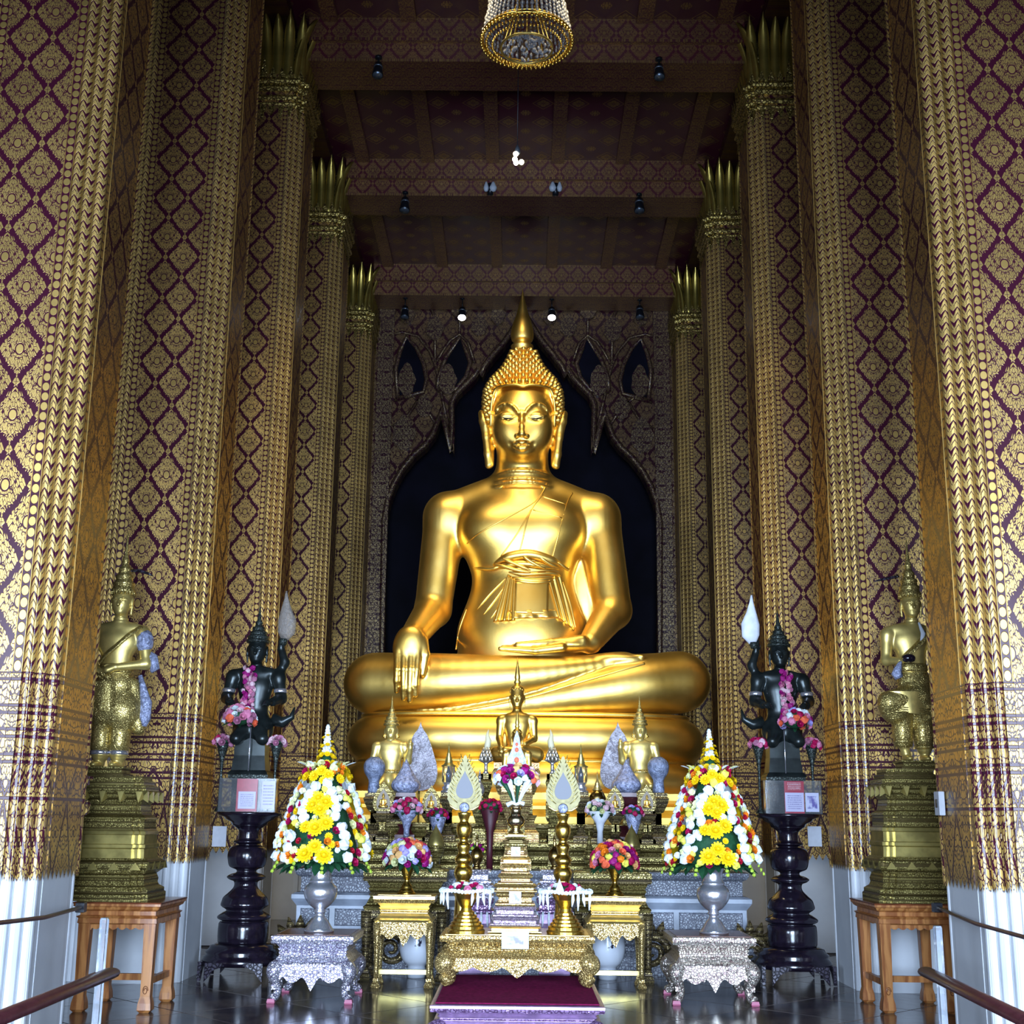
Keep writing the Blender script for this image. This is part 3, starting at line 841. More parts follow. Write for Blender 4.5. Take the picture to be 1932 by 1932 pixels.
# eyes: dark inlay slits
M_EYE = plain('eye_inlay', (.02, .02, .02), 0, .2)
for s in (-1, 1):
    n_ = len(EYES[s]); bput('eye', MB().tube(EYES[s], [.003 + .009 * math.sin(PI * i / (n_ - 1)) for i in range(n_)], 6).mesh('eye', M_EYE))
# hair: cap, snail-shell curls, flame finial
HZ = [(6.86, .505), (7.1, .525), (7.32, .53), (7.46, .515), (7.58, .455), (7.68, .37), (7.78, .285), (7.88, .225), (8.0, .175), (8.10, .14)]
def hair_r(z): return float(np.interp(z, [a for a, _ in HZ], [r for _, r in HZ]))
def hairline(ang):
    "lowest hair height at an angle from straight ahead"
    a = abs(ang)
    if a < .70: return 7.40 - .03 * math.exp(-(a / .16) ** 2)
    if a < 1.02: t = (a - .70) / .32; return 7.40 - .50 * (1 - math.sqrt(max(0, 1 - t * t)))
    return 6.88
v = []; f = []; NA = 96; NZ = 26
for i in range(NZ):
    for k in range(NA):
        an = 2 * PI * k / NA; d = (an + PI) % (2 * PI) - PI
        z = hairline(d) + (8.10 - hairline(d)) * i / (NZ - 1); r = hair_r(z) + .0
        v.append((math.sin(d) * r, 17.38 - math.cos(d) * r * 1.02, z))
for i in range(NZ - 1):
    for k in range(NA): f.append((i*NA+k, i*NA+(k+1) % NA, (i+1)*NA+(k+1) % NA, (i+1)*NA+k))
f.append(tuple((NZ-1)*NA+k for k in range(NA)))
n = len(v); v += [(x * .80, 17.38 + (y - 17.38) * .80, z + .02) for x, y, z in v[:NA]]
for k in range(NA): f.append((k, n + k, n + (k+1) % NA, (k+1) % NA))
bput('hair_cap', MB().add(v, f, 0, True).mesh('hair_cap', M_BUD))
mb = MB(); pts = []
for k in range(121):
    d = -1.06 + 2.12 * k / 120; z = hairline(d); r = hair_r(z) + .012; pts.append((math.sin(d) * r, 17.38 - math.cos(d) * r * 1.02, z))
mb.tube(pts, .022, 6); bput('hair_border', mb.mesh('hair_border', M_BUD))
q = bmesh.new(); bmesh.ops.create_icosphere(q, subdivisions=2, radius=1.0)
ico_v = [tuple(p.co) for p in q.verts]; ico_f = [tuple(p.index for p in g.verts) for g in q.faces]; q.free()
curls = MB(); z = 6.90; row = 0
while z < 8.10:
    r = hair_r(z); sl = (hair_r(z + .03) - hair_r(z - .03)) / .06; n = max(6, int(2 * PI * r / .088)); nz = -sl
    for k in range(n):
        d = 2 * PI * (k + .5 * (row % 2)) / n; d = (d + PI) % (2*PI) - PI
        if z < hairline(d) + .035 or abs(d) > 2.4: continue
        nn = Vector((math.sin(d), -math.cos(d), nz)).normalized()
        c = Vector((math.sin(d) * r, 17.38 - math.cos(d) * r * 1.02, z)) + nn * .012
        Q = nn.to_track_quat('Z', 'Y').to_matrix()
        curls.add([c + Q @ Vector((x * .040, y * .040, zz * .046 + (.016 if zz > .8 else 0))) for x, y, zz in ico_v], ico_f, 0, True)
    z += .078 / math.sqrt(1 + sl * sl); row += 1
o = bput('hair_curls', curls.mesh('hair_curls', M_BUD)); o['kind'] = 'stuff'; o['label'] = 'rows of small pointed gold hair curls'
fz = lambda vv: at(985, vv, 17.3).z
prof = [(.10, 8.02), (.155, fz(654)), (.16, fz(649)), (.12, fz(646)), (.115, fz(642)), (.150, fz(639)), (.165, fz(630)), (.160, fz(620)), (.135, fz(606)), (.095, fz(592)), (.07, fz(580)), (.045, fz(568)), (.02, fz(553)), (.003, fz(541))]
pp = smooth_path(prof, 4)
bput('flame_finial', MB().lathe(pp, 28, (-.02, 17.38, 0)).mesh('flame_finial', M_BUD))

# the folded lower leg rolls and the moulded seat
def slab(hx, hy, zc, rz, name, cx=.07, cy=17.45, rx=None):
    v = []; f = []; NA, NB = 128, 20; e = 3.2
    for i in range(NB + 1):
        t = -PI / 2 + PI * i / NB
        for k in range(NA):
            a = 2 * PI * k / NA; c, s_ = math.cos(a), math.sin(a)
            X = math.copysign(abs(c) ** (2 / e), c) * (hx - rz); Y = math.copysign(abs(s_) ** (2 / e), s_) * (hy - rz)
            L = math.hypot(X / (hx) ** 2, Y / (hy) ** 2) + 1e-9; nx, ny = X / hx ** 2 / L, Y / hy ** 2 / L
            v.append((cx + X + nx * rz * math.cos(t), cy + Y + ny * rz * math.cos(t), zc + rz * math.sin(t)))
    for i in range(NB):
        for k in range(NA): f.append((i*NA+k, i*NA+(k+1) % NA, (i+1)*NA+(k+1) % NA, (i+1)*NA+k))
    f.append(tuple(range(NA))[::-1]); f.append(tuple(NB*NA+k for k in range(NA)))
    bput(name, MB().add(v, f, 0, True).mesh(name, M_BUD))
slab(2.40, 1.12, 2.50, .315, 'leg_roll'); slab(2.44, 1.18, 1.96, .26, 'leg_roll')
mb = MB()
for zc, hx, hy, r in ((2.815, 2.18, .95, .03), (2.22, 2.22, 1.0, .032)):
    pts = [(.07 + math.copysign(abs(math.cos(a)) ** .62, math.cos(a)) * hx, 17.45 + math.copysign(abs(math.sin(a)) ** .62, math.sin(a)) * hy, zc) for a in [PI + PI * i / 60 for i in range(61)]]
    mb.tube(pts, r, 8)
bput('roll_hem', mb.mesh('roll_hem', M_BUD))
mb = MB().rect([(.25, 1.45), (.25, 1.53), (.18, 1.57), (.22, 1.62), (.22, 1.66), (.12, 1.70), (.10, 1.74), (.10, 1.82), (-.1, 1.84)], 2.12, 1.25, (.07, 17.50, 0))
bput('seat_moulding', mb.mesh('seat_moulding', M_BUD))
# ================================================================ materials of the furnishings
M_SILVER = carved('silver_inlay', (.72, .70, .78), (.22, .18, .26), .75, .28, 42, .5, .01)
M_SILVGILT = carved('silver_gilt_inlay', (.74, .68, .58), (.26, .17, .16), .75, .28, 42, .5, .01)
M_STGOLD = carved('table_gold', (.72, .53, .21), (.28, .17, .05), .72, .36, 55, .7, .012)
M_GOLDPL = plain('gold_leaf_plain', (.82, .60, .22), .85, .28, .5, .15, 12)
M_OLDG = carved('old_gold_carving', (.46, .37, .12), (.10, .07, .02), .65, .36, 60, .7, .012, 22)
M_OLDGP = plain('old_gold_plain', (.46, .37, .12), .8, .32, .5, .25, 9)
M_GRIME = carved('dull_gold_carving', (.32, .24, .10), (.06, .04, .02), .6, .4, 60, .7, .012, 22)
M_BRASS = plain('polished_brass', (.90, .60, .13), 1, .26, .5, .12, 20)
M_BRASSD = plain('dark_brass', (.42, .28, .09), 1, .24, .5, .2, 20)
M_SILVP = plain('polished_silver', (.74, .74, .82), .85, .22, .5, .1, 20, .25, 60, .004)
M_DARK = plain('dark_turned_wood', (.012, .008, .016), 0, .16, .7, .3, 14)
M_DARKC = carved('dark_carved_wood', (.05, .04, .06), (.008, .005, .01), .1, .28, 30, .8, .012)
q = Mat('orange_teak', (.45, .2, .07), 0, .32); X, Y, Z = q.sep(q.coord('Object'))
n = q.noise(q.comb(X * 9, Y * 9, Z * .9), 2.5, 5); w = ((X * 60 + Y * 60 + n * 14).sin() * .5 + .5)
q.color(q.mix((w * .5 + n * .6).step(.2, .9), (.27, .085, .022), (.52, .22, .065))); M_TEAK = q.m
M_TEAKTOP = plain('dark_teak', (.17, .045, .018), 0, .25, .5, .3, 8)
M_PLUM = carved('plum_silver_carving', (.40, .26, .46), (.13, .06, .15), .5, .34, 40, .6, .008)
M_PLUMP = plain('plum_moulding', (.34, .22, .38), .4, .34, .5, .2, 20)
M_RUG = plain('crimson_carpet', (.20, .008, .060), 0, .95, .1, .25, 40, .3, 260, .004)
M_MARBLE = plain('grey_blue_marble', (.25, .28, .34), 0, .30, .5, .35, 3)
M_MARBLEC = carved('carved_grey_marble', (.27, .29, .33), (.13, .13, .17), .05, .4, 38, .6, .012)
M_GLASS = Mat('clear_plastic', (.92, .95, 1), 0, .06); M_GLASS.set('Transmission Weight', .92); M_GLASS.set('IOR', 1.2); M_GLASS = M_GLASS.m

# ================================================================ carved tables and stands
def apron_outline(w, drop, lobes, point):
    "scalloped lower edge between two legs, centre pendant; x from -w to w, z 0 at the top, negative down"
    out = []; n = 60
    for i in range(n + 1):
        x = -w + 2 * w * i / n; a = abs(x) / w
        d = drop * (.55 + .25 * abs(math.cos(PI * lobes * a))) + point * max(0, 1 - a * 7)
        if a > .86: d = drop * (.6 + .5 * (a - .86) / .14)
        out.append((x, -d))
    return [(-w, 0)] + out + [(w, 0)]
def cabriole(mb, sx, sy, hx, hy, h, r, out):
    "S-shaped leg at a corner, knee bulging outward, foot curling out"
    pts = []; rad = []
    for t, o, k in ((1.0, -.2, 1.25), (.90, .25, 1.45), (.78, .42, 1.35), (.62, .22, 1.05), (.45, -.12, .85), (.30, -.22, .75), (.16, .05, .78), (.07, .38, .85), (.02, .52, .70)):
        pts.append((sx * (hx - r * 1.2 + o * out), sy * (hy - r * 1.2 + o * out), max(h * t, r * k * 1.04 + .001))); rad.append(r * k)
    w = smooth_path([(*p, q_) for p, q_ in zip(pts, rad)], 4)
    mb.tube([p[:3] for p in w], [p[3] for p in w], 8)
def carved_table(name, loc, hx, hy, h, label, cat, group, m_carve, m_mould, m_top=None, straight=False, legf=.5, foot=None, drop=.62):
    t = empty(name, loc, label, cat, group)
    lh = h * legf; bh = h - lh                   # leg zone and moulded box zone
    prof = [(-.06, lh), (.0, lh + bh * .02), (.012, lh + bh * .10), (-.015, lh + bh * .16), (-.03, lh + bh * .24), (-.05, lh + bh * .34), (-.05, lh + bh * .44), (-.03, lh + bh * .54),
            (-.045, lh + bh * .58), (-.02, lh + bh * .70), (.0, lh + bh * .80), (.018, lh + bh * .86), (.018, lh + bh * .97), (.0, h)]
    MB().rect(prof, hx - .02, hy - .02).put('moulded_body', m_mould, t)
    mb = MB().rect([(.012, lh + bh * .72), (.02, lh + bh * .78), (.012, lh + bh * .84)], hx - .02, hy - .02); mb.rect([(-.045, lh + bh * .36), (-.038, lh + bh * .40), (-.045, lh + bh * .43)], hx - .02, hy - .02)
    mb.put('carved_bands', m_carve, t)
    if m_top is not None: MB().rect([(0, 0), (0, .006)], hx - .04, hy - .04).put('table_top', m_top, t, (0, 0, h - .003))
    dr = lh * drop
    for axis, w, d in (('y', hx - .03, hy), ('x', hy - .03, hx)):
        for s in (-1, 1):
            o = apron_outline(w, dr, 2.5 if w > .4 else 2, dr * .35)
            c = (0, s * (d - .035), lh + .01) if axis == 'y' else (s * (d - .035), 0, lh + .01)
            MB().prism(o, .03, axis, c).put('apron', m_carve, t)
    r = min(.055, hx * .13)
    for sx in (-1, 1):
        for sy in (-1, 1):
            mb = MB()
            if straight:
                w = [(sx * (hx - .045), sy * (hy - .045), lh * q_) for q_ in (1.0, .8, .5, .25, .10)]; mb.tube(w, [r * 1.1, r * 1.05, r * .72, r * .62, r * .62], 8)
                mb.rect([(0, .0), (.008, lh * .02), (-.004, lh * .07), (-.012, lh * .10), (-.012, lh * .14)], r * .95, r * .95, (sx * (hx - .045), sy * (hy - .045), 0))
            else: cabriole(mb, sx, sy, hx, hy, lh, r, r * 1.3)
            lg = mb.put('leg', m_carve, t)
            if foot is not None:
                MB().rect([(-.004, 0), (0, .01), (-.006, .035)], r * .75, r * .75, (sx * (hx - r * 1.2 + .5 * r * 1.3), sy * (hy - r * 1.2 + .5 * r * 1.3), 0)).put('foot', foot, lg)
    return t
M_FOOT = plain('pink_foot_block', (.40, .10, .17), 0, .5)
# low platform with the carpet, then the altar table standing on it
PLAT_H = .28
pl = carved_table('kneeling_platform', (.0, 9.90, 0), .59, .83, PLAT_H, 'low plum and silver carved platform under the crimson carpet', 'platform', None, M_PLUM, M_PLUMP, legf=.42)
mb = MB().rect([(-.01, .0), (0, .004), (-.004, .010)], .555, .80)
tag(mb.put('carpet', M_RUG, None, (0, 9.90, PLAT_H + .003)), 'plain crimson carpet lying on the low carved platform', 'carpet')
TZ = PLAT_H + .014
tb = carved_table('altar_table', (-.005, 10.24, TZ), .575, .37, .365, 'wide gilded carved altar table with scalloped apron standing on the carpet', 'table', None, M_STGOLD, M_STGOLD, M_GOLDPL, legf=.54)
TT = TZ + .369
# silver stands
sL = carved_table('flower_stand', (-1.715, 11.50, 0), .345, .37, .535, 'low silver-inlaid stand with curled legs carrying a tall flower arrangement', 'stand', None, M_SILVER, M_SILVER, M_TEAKTOP, legf=.56, foot=M_FOOT)
sR = carved_table('flower_stand', (1.66, 11.68, 0), .355, .37, .545, 'low silver-gilt stand with pink feet carrying a tall flower arrangement', 'stand', None, M_SILVGILT, M_SILVGILT, M_TEAKTOP, legf=.56, foot=M_FOOT)
gx = [(at(705, 1690, 12.18).x + at(820, 1690, 12.18).x) / 2, (at(1105, 1692, 12.3).x + at(1217, 1692, 12.3).x) / 2]
TALLG = []
for i, (x, y) in enumerate(((gx[0], 12.38), (gx[1], 12.50))):
    TALLG.append(carved_table('tall_stand', (x, y, 0), .285, .20, .805, ['tall gilded stand holding the brass vase of purple-red and cream roses', 'tall gilded stand holding the brass vase of orange and crimson roses'][i], 'stand', 'tall gilded stands beside the altar table', M_STGOLD, M_GOLDPL, M_GOLDPL, True, .70, drop=.34))
    MB().box((-.26, -.02, .10), (.26, .02, .14)).put('stretcher', M_OLDGP, TALLG[-1]); 

# teak side tables
def teak_table(loc, label, hx, hy, h):
    t = empty('side_table', loc, label, 'table', 'teak tables carrying the standing gold statues')
    MB().rect([(-.05, h - .17), (-.03, h - .16), (-.035, h - .125), (-.02, h - .11), (-.045, h - .10), (-.045, h - .07), (-.02, h - .055), (-.01, h - .035), (.0, h - .03), (.0, h - .008)], hx, hy).put('frame', M_TEAK, t)
    MB().rect([(.004, h - .012), (.006, h - .004), (0, h)], hx, hy).put('table_top', M_TEAKTOP, t)
    for sx in (-1, 1):
        for sy in (-1, 1):
            x, y = sx * (hx - .085), sy * (hy - .085)
            lg = MB().rect([(-.004, 0), (.014, .02), (.010, .07), (-.002, .12), (.0, .3), (.006, h - .18), (.006, h - .12)], .040, .040, (x, y, 0)).put('leg', M_TEAK, t)
            if sy < 0:
                pts = [(x + .022 * math.cos(a) * (1 - a / 16), y - .046, .165 + .036 * math.sin(a) * (1 - a / 16)) for a in [i * .5 for i in range(20)]]
                MB().tube(pts, .0028, 5).put('carved_scroll', M_TEAKTOP, lg)
    for s in (-1, 1):
        o = []; w = hx - .12
        for i in range(41):
            xx = -w + 2 * w * i / 40; a = abs(xx) / w; o.append((xx, -.028 - .020 * abs(math.sin(3.2 * PI * a)) * (1 - .2 * a) - (.02 if a > .92 else 0)))
        MB().prism([(-w, 0)] + o + [(w, 0)], .02, 'y', (0, s * (hy - .075), h - .165)).put('apron', M_TEAK, t)
        MB().box((s * (hx - .085) - .018, -hy + .1, .20), (s * (hx - .085) + .018, hy - .1, .25)).put('stretcher', M_TEAK, t)
    MB().box((-hx + .1, -.02, .20), (hx - .1, .02, .25)).put('stretcher', M_TEAK, t)
    return t
tkL = teak_table((-3.17, 10.88, 0), 'orange teak side table under the gold statue with folded hands', .345, .40, .825)
tkR = teak_table((3.28, 11.36, 0), 'orange teak side table under the gold statue with one raised knee', .345, .40, .855)

# dark turned stands
def turned_stand(loc, label, top, R=.31):
    t = empty('turned_stand', loc, label, 'stand', 'dark turned pedestals of the king figures')
    k = top / 1.53
    base = [(.02, 0), (.36, .13), (.37, .17), (.355, .20), (.33, .225), (.345, .245), (.31, .275), (.30, .30), (.245, .32)]
    body = [(.20, .32), (.235, .335), (.235, .50), (.20, .52), (.245, .54), (.25, .565), (.20, .60), (.17, .62), (.225, .66), (.22, .70), (.205, .74), (.16, .78), (.115, .83), (.115, .88), (.16, .90), (.185, .925), (.15, .95), (.10, .965), (.10, .99),
            (.165, 1.02), (.185, 1.08), (.19, 1.13), (.175, 1.19), (.14, 1.215), (.09, 1.225), (.135, 1.245), (.14, 1.26), (.10, 1.275), (.095, 1.30), (.10, 1.36), (.135, 1.39), (.165, 1.41), (.18, 1.44), (.235, 1.465), (.25, 1.485), (.30, 1.50), (.31, 1.515), (.31, 1.53)]
    # foot ring on bracket feet
    MB().lathe([(r, z * k) for r, z in base[1:]], 40).put('base', M_DARK, t)
    for j in range(4):
        a = PI / 4 + j * PI / 2
        out = []
        for i in range(21):
            s = -1 + 2 * i / 20; out.append((s * .27, .155 * k - (.15 * k * (abs(s) ** 3.2)) - .015 * abs(math.sin(3 * PI * s))))
        out = [(-.27, .17 * k)] + [(x, max(0.0, z)) for x, z in out] + [(.27, .17 * k)]
        v = MB().prism(out, .035, 'y', (0, -.335, 0)); o = v.put('bracket_foot', M_DARKC, t, (0, 0, 0), (0, 0, a + PI / 4))
    MB().lathe([(r, z * k) for r, z in smooth_path(body[:-6], 3)] , 40).put('baluster', M_DARK, t)
    MB().lathe([(r, z * k) for r, z in body[-7:]], 48).put('top_plate', M_DARK, t)
    return t
dsL = turned_stand((at(462, 1700, 12.78).x - .0, 12.78, 0), 'black turned wooden pedestal with a paper card behind it', 1.535)
dsR = turned_stand((at(1492, 1700, 12.98).x, 12.98, 0), 'black turned wooden pedestal below the figure holding a white flame', 1.575)

# gilded pedestals of the standing statues
def tier_pedestal(loc, label, h, hx, hy, group):
    t = empty('statue_pedestal', loc, label, 'pedestal', group)
    k = h / .98
    MB().rect([(.0, 0), (.0, .05*k), (-.012, .06*k), (-.012, .085*k), (-.05, .11*k), (-.06, .135*k)], hx, hy, notch=.045).put('base', M_OLDG, t)
    MB().rect([(-.06, .13*k), (-.055, .16*k), (-.07, .20*k), (-.03, .235*k), (-.02, .25*k), (-.02, .30*k), (-.06, .325*k), (-.075, .33*k)], hx, hy, notch=.045).put('lower_tier', M_OLDG, t)
    MB().rect([(-.075, .325*k), (-.08, .40*k), (-.07, .41*k), (-.07, .435*k), (-.085, .44*k), (-.085, .51*k), (-.075, .515*k), (-.08, .54*k), (-.09, .545*k)], hx, hy, notch=.04).put('middle_tier', M_OLDGP, t)
    MB().rect([(-.09, .54*k), (-.10, .56*k), (-.10, .63*k), (-.09, .635*k), (-.095, .65*k), (-.13, .67*k), (-.14, .70*k)], hx, hy, notch=.04).put('waist', M_OLDG, t)
    lt = MB().rect([(-.14, .69*k), (-.15, .75*k), (-.115, .80*k), (-.085, .86*k), (-.10, .865*k), (-.10, .90*k), (-.13, .905*k), (-.13, .94*k), (-.15, .945*k), (-.15, .98*k)], hx, hy, notch=.03).put('lotus_top', M_OLDG, t)
    pm = mesh('lotus_petal', [(-.035, 0, .0), (.035, 0, 0), (.028, -.045, .055), (-.028, -.045, .055), (0, -.05, -.035), (0, .02, .05)], [(0, 4, 1), (0, 3, 4), (3, 2, 4), (2, 1, 4), (0, 1, 5), (1, 2, 5), (2, 3, 5), (3, 0, 5)], M_OLDGP)
    for sd in range(4):
        a = sd * PI / 2; hw = (hx if sd % 2 == 0 else hy) - .13; dd = (hy if sd % 2 == 0 else hx) - .115
        for i in range(4):
            x = -hw + 2 * hw * i / 3
            o = put('lotus_petal', pm, lt, (x * math.cos(a) + dd * math.sin(a), x * math.sin(a) - dd * math.cos(a), .80 * k), (0, 0, a))
    tm = MB().prism([(-.045, 0), (.045, 0), (0, .06)], .012).mesh('triangle_boss', M_OLDGP)
    low = [c for c in t.children if c.name.startswith('lower_tier')][0]
    for sd in range(4):
        a = sd * PI / 2; hw = (hx if sd % 2 == 0 else hy) - .10; dd = (hy if sd % 2 == 0 else hx) - .018
        for i in range(4):
            x = -hw + 2 * hw * i / 3; put('triangle_boss', tm, low, (x * math.cos(a) + dd * math.sin(a), x * math.sin(a) - dd * math.cos(a), .240 * k), (0, 0, a))
    return t
pdL = tier_pedestal((-3.33, 10.90, .826), 'tiered old-gold pedestal under the statue with folded hands', .985, .355, .355, None)
pdR = tier_pedestal((3.37, 11.38, .856), 'tiered old-gold pedestal under the statue with one raised knee', 1.10, .355, .355, None)

# ================================================================ marble altar in front of the great statue
al = empty('altar', (0.03, 16, 0), 'stepped altar of grey marble and gilded mouldings below the great statue', 'altar')
def tier(name, hx, y0, prof, mat, y1=18.9):
    return MB().rect(prof, hx, (y1 - y0) / 2, (0, (y0 + y1) / 2 - 16, 0)).put(name, mat, al)
tier('marble_base', 2.40, 13.43, [(0, 0), (0, .16), (-.03, .19), (-.06, .22), (-.06, .26), (-.02, .29), (-.02, .33), (-.10, .36)], M_MARBLEC)
tier('marble_band', 2.32, 13.50, [(0, .33), (0, .36), (-.03, .40), (-.03, .62), (.0, .66), (.02, .69), (.02, .73), (-.02, .75)], M_MARBLE)
tier('carved_frieze', 2.28, 13.54, [(0, .75), (-.02, .76), (-.02, .90), (.02, .92), (.04, .95), (.04, .985)], M_MARBLEC)
for i in range(13):                               # sunk panels of the marble band
    x = -2.1 + 4.2 * i / 12
    MB().rect([(0, 0), (-.012, .02)], .15, .085).put('marble_panel', M_MARBLEC, al, (x, 13.532 - 16, .51), (PI / 2, 0, 0))
tier('gilded_step', 2.26, 14.05, [(0, .98), (0, 1.02), (-.03, 1.04), (-.05, 1.07), (-.05, 1.12), (-.02, 1.15), (.01, 1.19), (.03, 1.21), (.03, 1.25)], M_OLDG)
tier('gilded_step', 2.22, 14.80, [(0, 1.24), (0, 1.28), (-.03, 1.30), (-.05, 1.33), (-.03, 1.38), (.0, 1.41), (.0, 1.447)], M_OLDG)
# carved lion-leg scrolls at the foot of the altar
def scroll(x, sgn):
    mb = MB(); pts = []; rad = []
    for i in range(46):
        a = i * .26; r = .17 * (1 - i / 52); pts.append((x + sgn * r * math.cos(a), 13.39 - 16, .22 + r * math.sin(a))); rad.append(.048 * (1 - i / 60))
    mb.tube(pts, rad, 7); mb.put('carved_scroll', M_GRIME, al)
    mb = MB()
    for i in range(7):
        a = -.5 + i * .42; p = Vector((x + sgn * .2 * math.cos(a), 13.38 - 16, .22 + .2 * math.sin(a))); d = Vector((sgn * math.cos(a), -.1, math.sin(a)))
        mb.tube([p, p + d * .05, p + d * .10 + Vector((0, 0, .02))], [.05, .04, .006], 6)
    o = mb.put('carved_leaves', M_GRIME, al); o['kind'] = 'stuff'
for x in (at(735, 1800, 13.3).x, at(1232, 1800, 13.3).x): scroll(x - .03, 1 if x > 0 else -1)
for x in (at(560, 1800, 13.3).x, at(1420, 1800, 13.3).x): scroll(x - .03, 1 if x > 0 else -1)
# ================================================================ smaller statues
M_FIGG = plain('statue_pale_gold', (.76, .58, .19), .75, .40, .5, .18, 10, .12, 90, .003)
M_FIGC = carved('chased_gold', (.70, .55, .20), (.34, .24, .07), .85, .34, 60, .5, .006)
M_BRONZE = plain('green_black_bronze', (.020, .026, .026), .5, .30, .5, .35, 9)
M_BRONZEC = carved('chased_bronze', (.06, .075, .065), (.010, .012, .012), .5, .34, 40, .5, .006)
M_PLASTIC = Mat('plastic_wrap', (.34, .29, .25), 0, .22); M_PLASTIC.set('Alpha', .5); M_PLASTIC.bump(M_PLASTIC.noise(scale=38, detail=4), .9, .02); M_PLASTIC = M_PLASTIC.m
M_WRAP = plain('crumpled_wrapping', (.30, .32, .46), .15, .26, .5, .45, 30, .9, 40, .02)
M_WHITECLOTH = plain('white_cloth', (.78, .80, .86), 0, .6, .3, .1, 12)

def head_sdf(f, c, s, y=0):
    "head with face; c = chin-to-crown centre, s = head height"
    x, yy, z = c
    f.ell((x, yy + .04*s, z + .10*s), (.36*s, .40*s, .42*s), .04*s); f.ell((x, yy - .06*s, z - .10*s), (.31*s, .32*s, .42*s), .08*s)
    f.ell((x, yy - .20*s, z - .36*s), (.16*s, .14*s, .12*s), .08*s)
    for q_ in (-1, 1):
        f.ell((x + q_*.135*s, yy - .37*s, z + .02*s), (.105*s, .045*s, .055*s), .04*s, 's')
        f.ell((x + q_*.135*s, yy - .315*s, z + .005*s), (.085*s, .05*s, .040*s), .015*s)
        f.chain([(x + q_*.03*s, yy - .365*s, z + .06*s), (x + q_*.14*s, yy - .365*s, z + .115*s), (x + q_*.26*s, yy - .27*s, z + .06*s)], .022*s, .02*s)
        f.ell((x + q_*.375*s, yy + .02*s, z - .04*s), (.04*s, .10*s, .22*s), .02*s); f.cap((x + q_*.37*s, yy, z - .15*s), (x + q_*.35*s, yy, z - .42*s), .045*s, .04*s, .02*s)
    f.chain([(x, yy - .36*s, z + .06*s), (x, yy - .43*s, z - .13*s)], [.03*s, .055*s], .03*s)
    f.cap((x - .09*s, yy - .345*s, z - .235*s), (x + .09*s, yy - .345*s, z - .235*s), .024*s, .024*s, .01*s); f.cap((x - .065*s, yy - .335*s, z - .285*s), (x + .065*s, yy - .335*s, z - .285*s), .028*s, .028*s, .01*s)
def hand_sdf(f, p, d, s, n=(0, 0, 1)):
    "open hand with four fingers and a thumb: wrist p, pointing d, size s"
    d = Vector(d).normalized(); n = Vector(n); w = d.cross(n).normalized(); p = Vector(p)
    f.cap(p, p + d * s * .45, .20*s, .24*s, .06*s)
    for i in range(4):
        o = w * (.165 - .11 * i) * s; a = p + d * .45*s + o; L = (.42, .50, .47, .36)[i] * s
        f.chain([a, a + d * L * .55 - n * .03*s, a + d * L - n * .10*s], [.062*s, .055*s, .045*s], .015*s)
    a = p + d * .12*s + w * .20*s; f.chain([a, a + d * .22*s + w * .12*s, a + d * .42*s + w * .10*s], [.07*s, .062*s, .048*s], .02*s)
def crown(parent, mat, c, r, h, name='crown', ears=False):
    prof = [(1.0, 0), (1.06, .02), (1.06, .06), (.95, .08), (.90, .13), (.96, .14), (.96, .17), (.78, .19), (.74, .24), (.80, .25), (.78, .28), (.58, .31), (.52, .36), (.58, .37), (.55, .40), (.36, .44), (.30, .50), (.36, .51), (.30, .55), (.20, .60), (.15, .70), (.10, .82), (.05, .93), (.012, 1.0)]
    return MB().lathe([(a * r, b_ * h) for a, b_ in prof], 24, c).put(name, mat, parent)

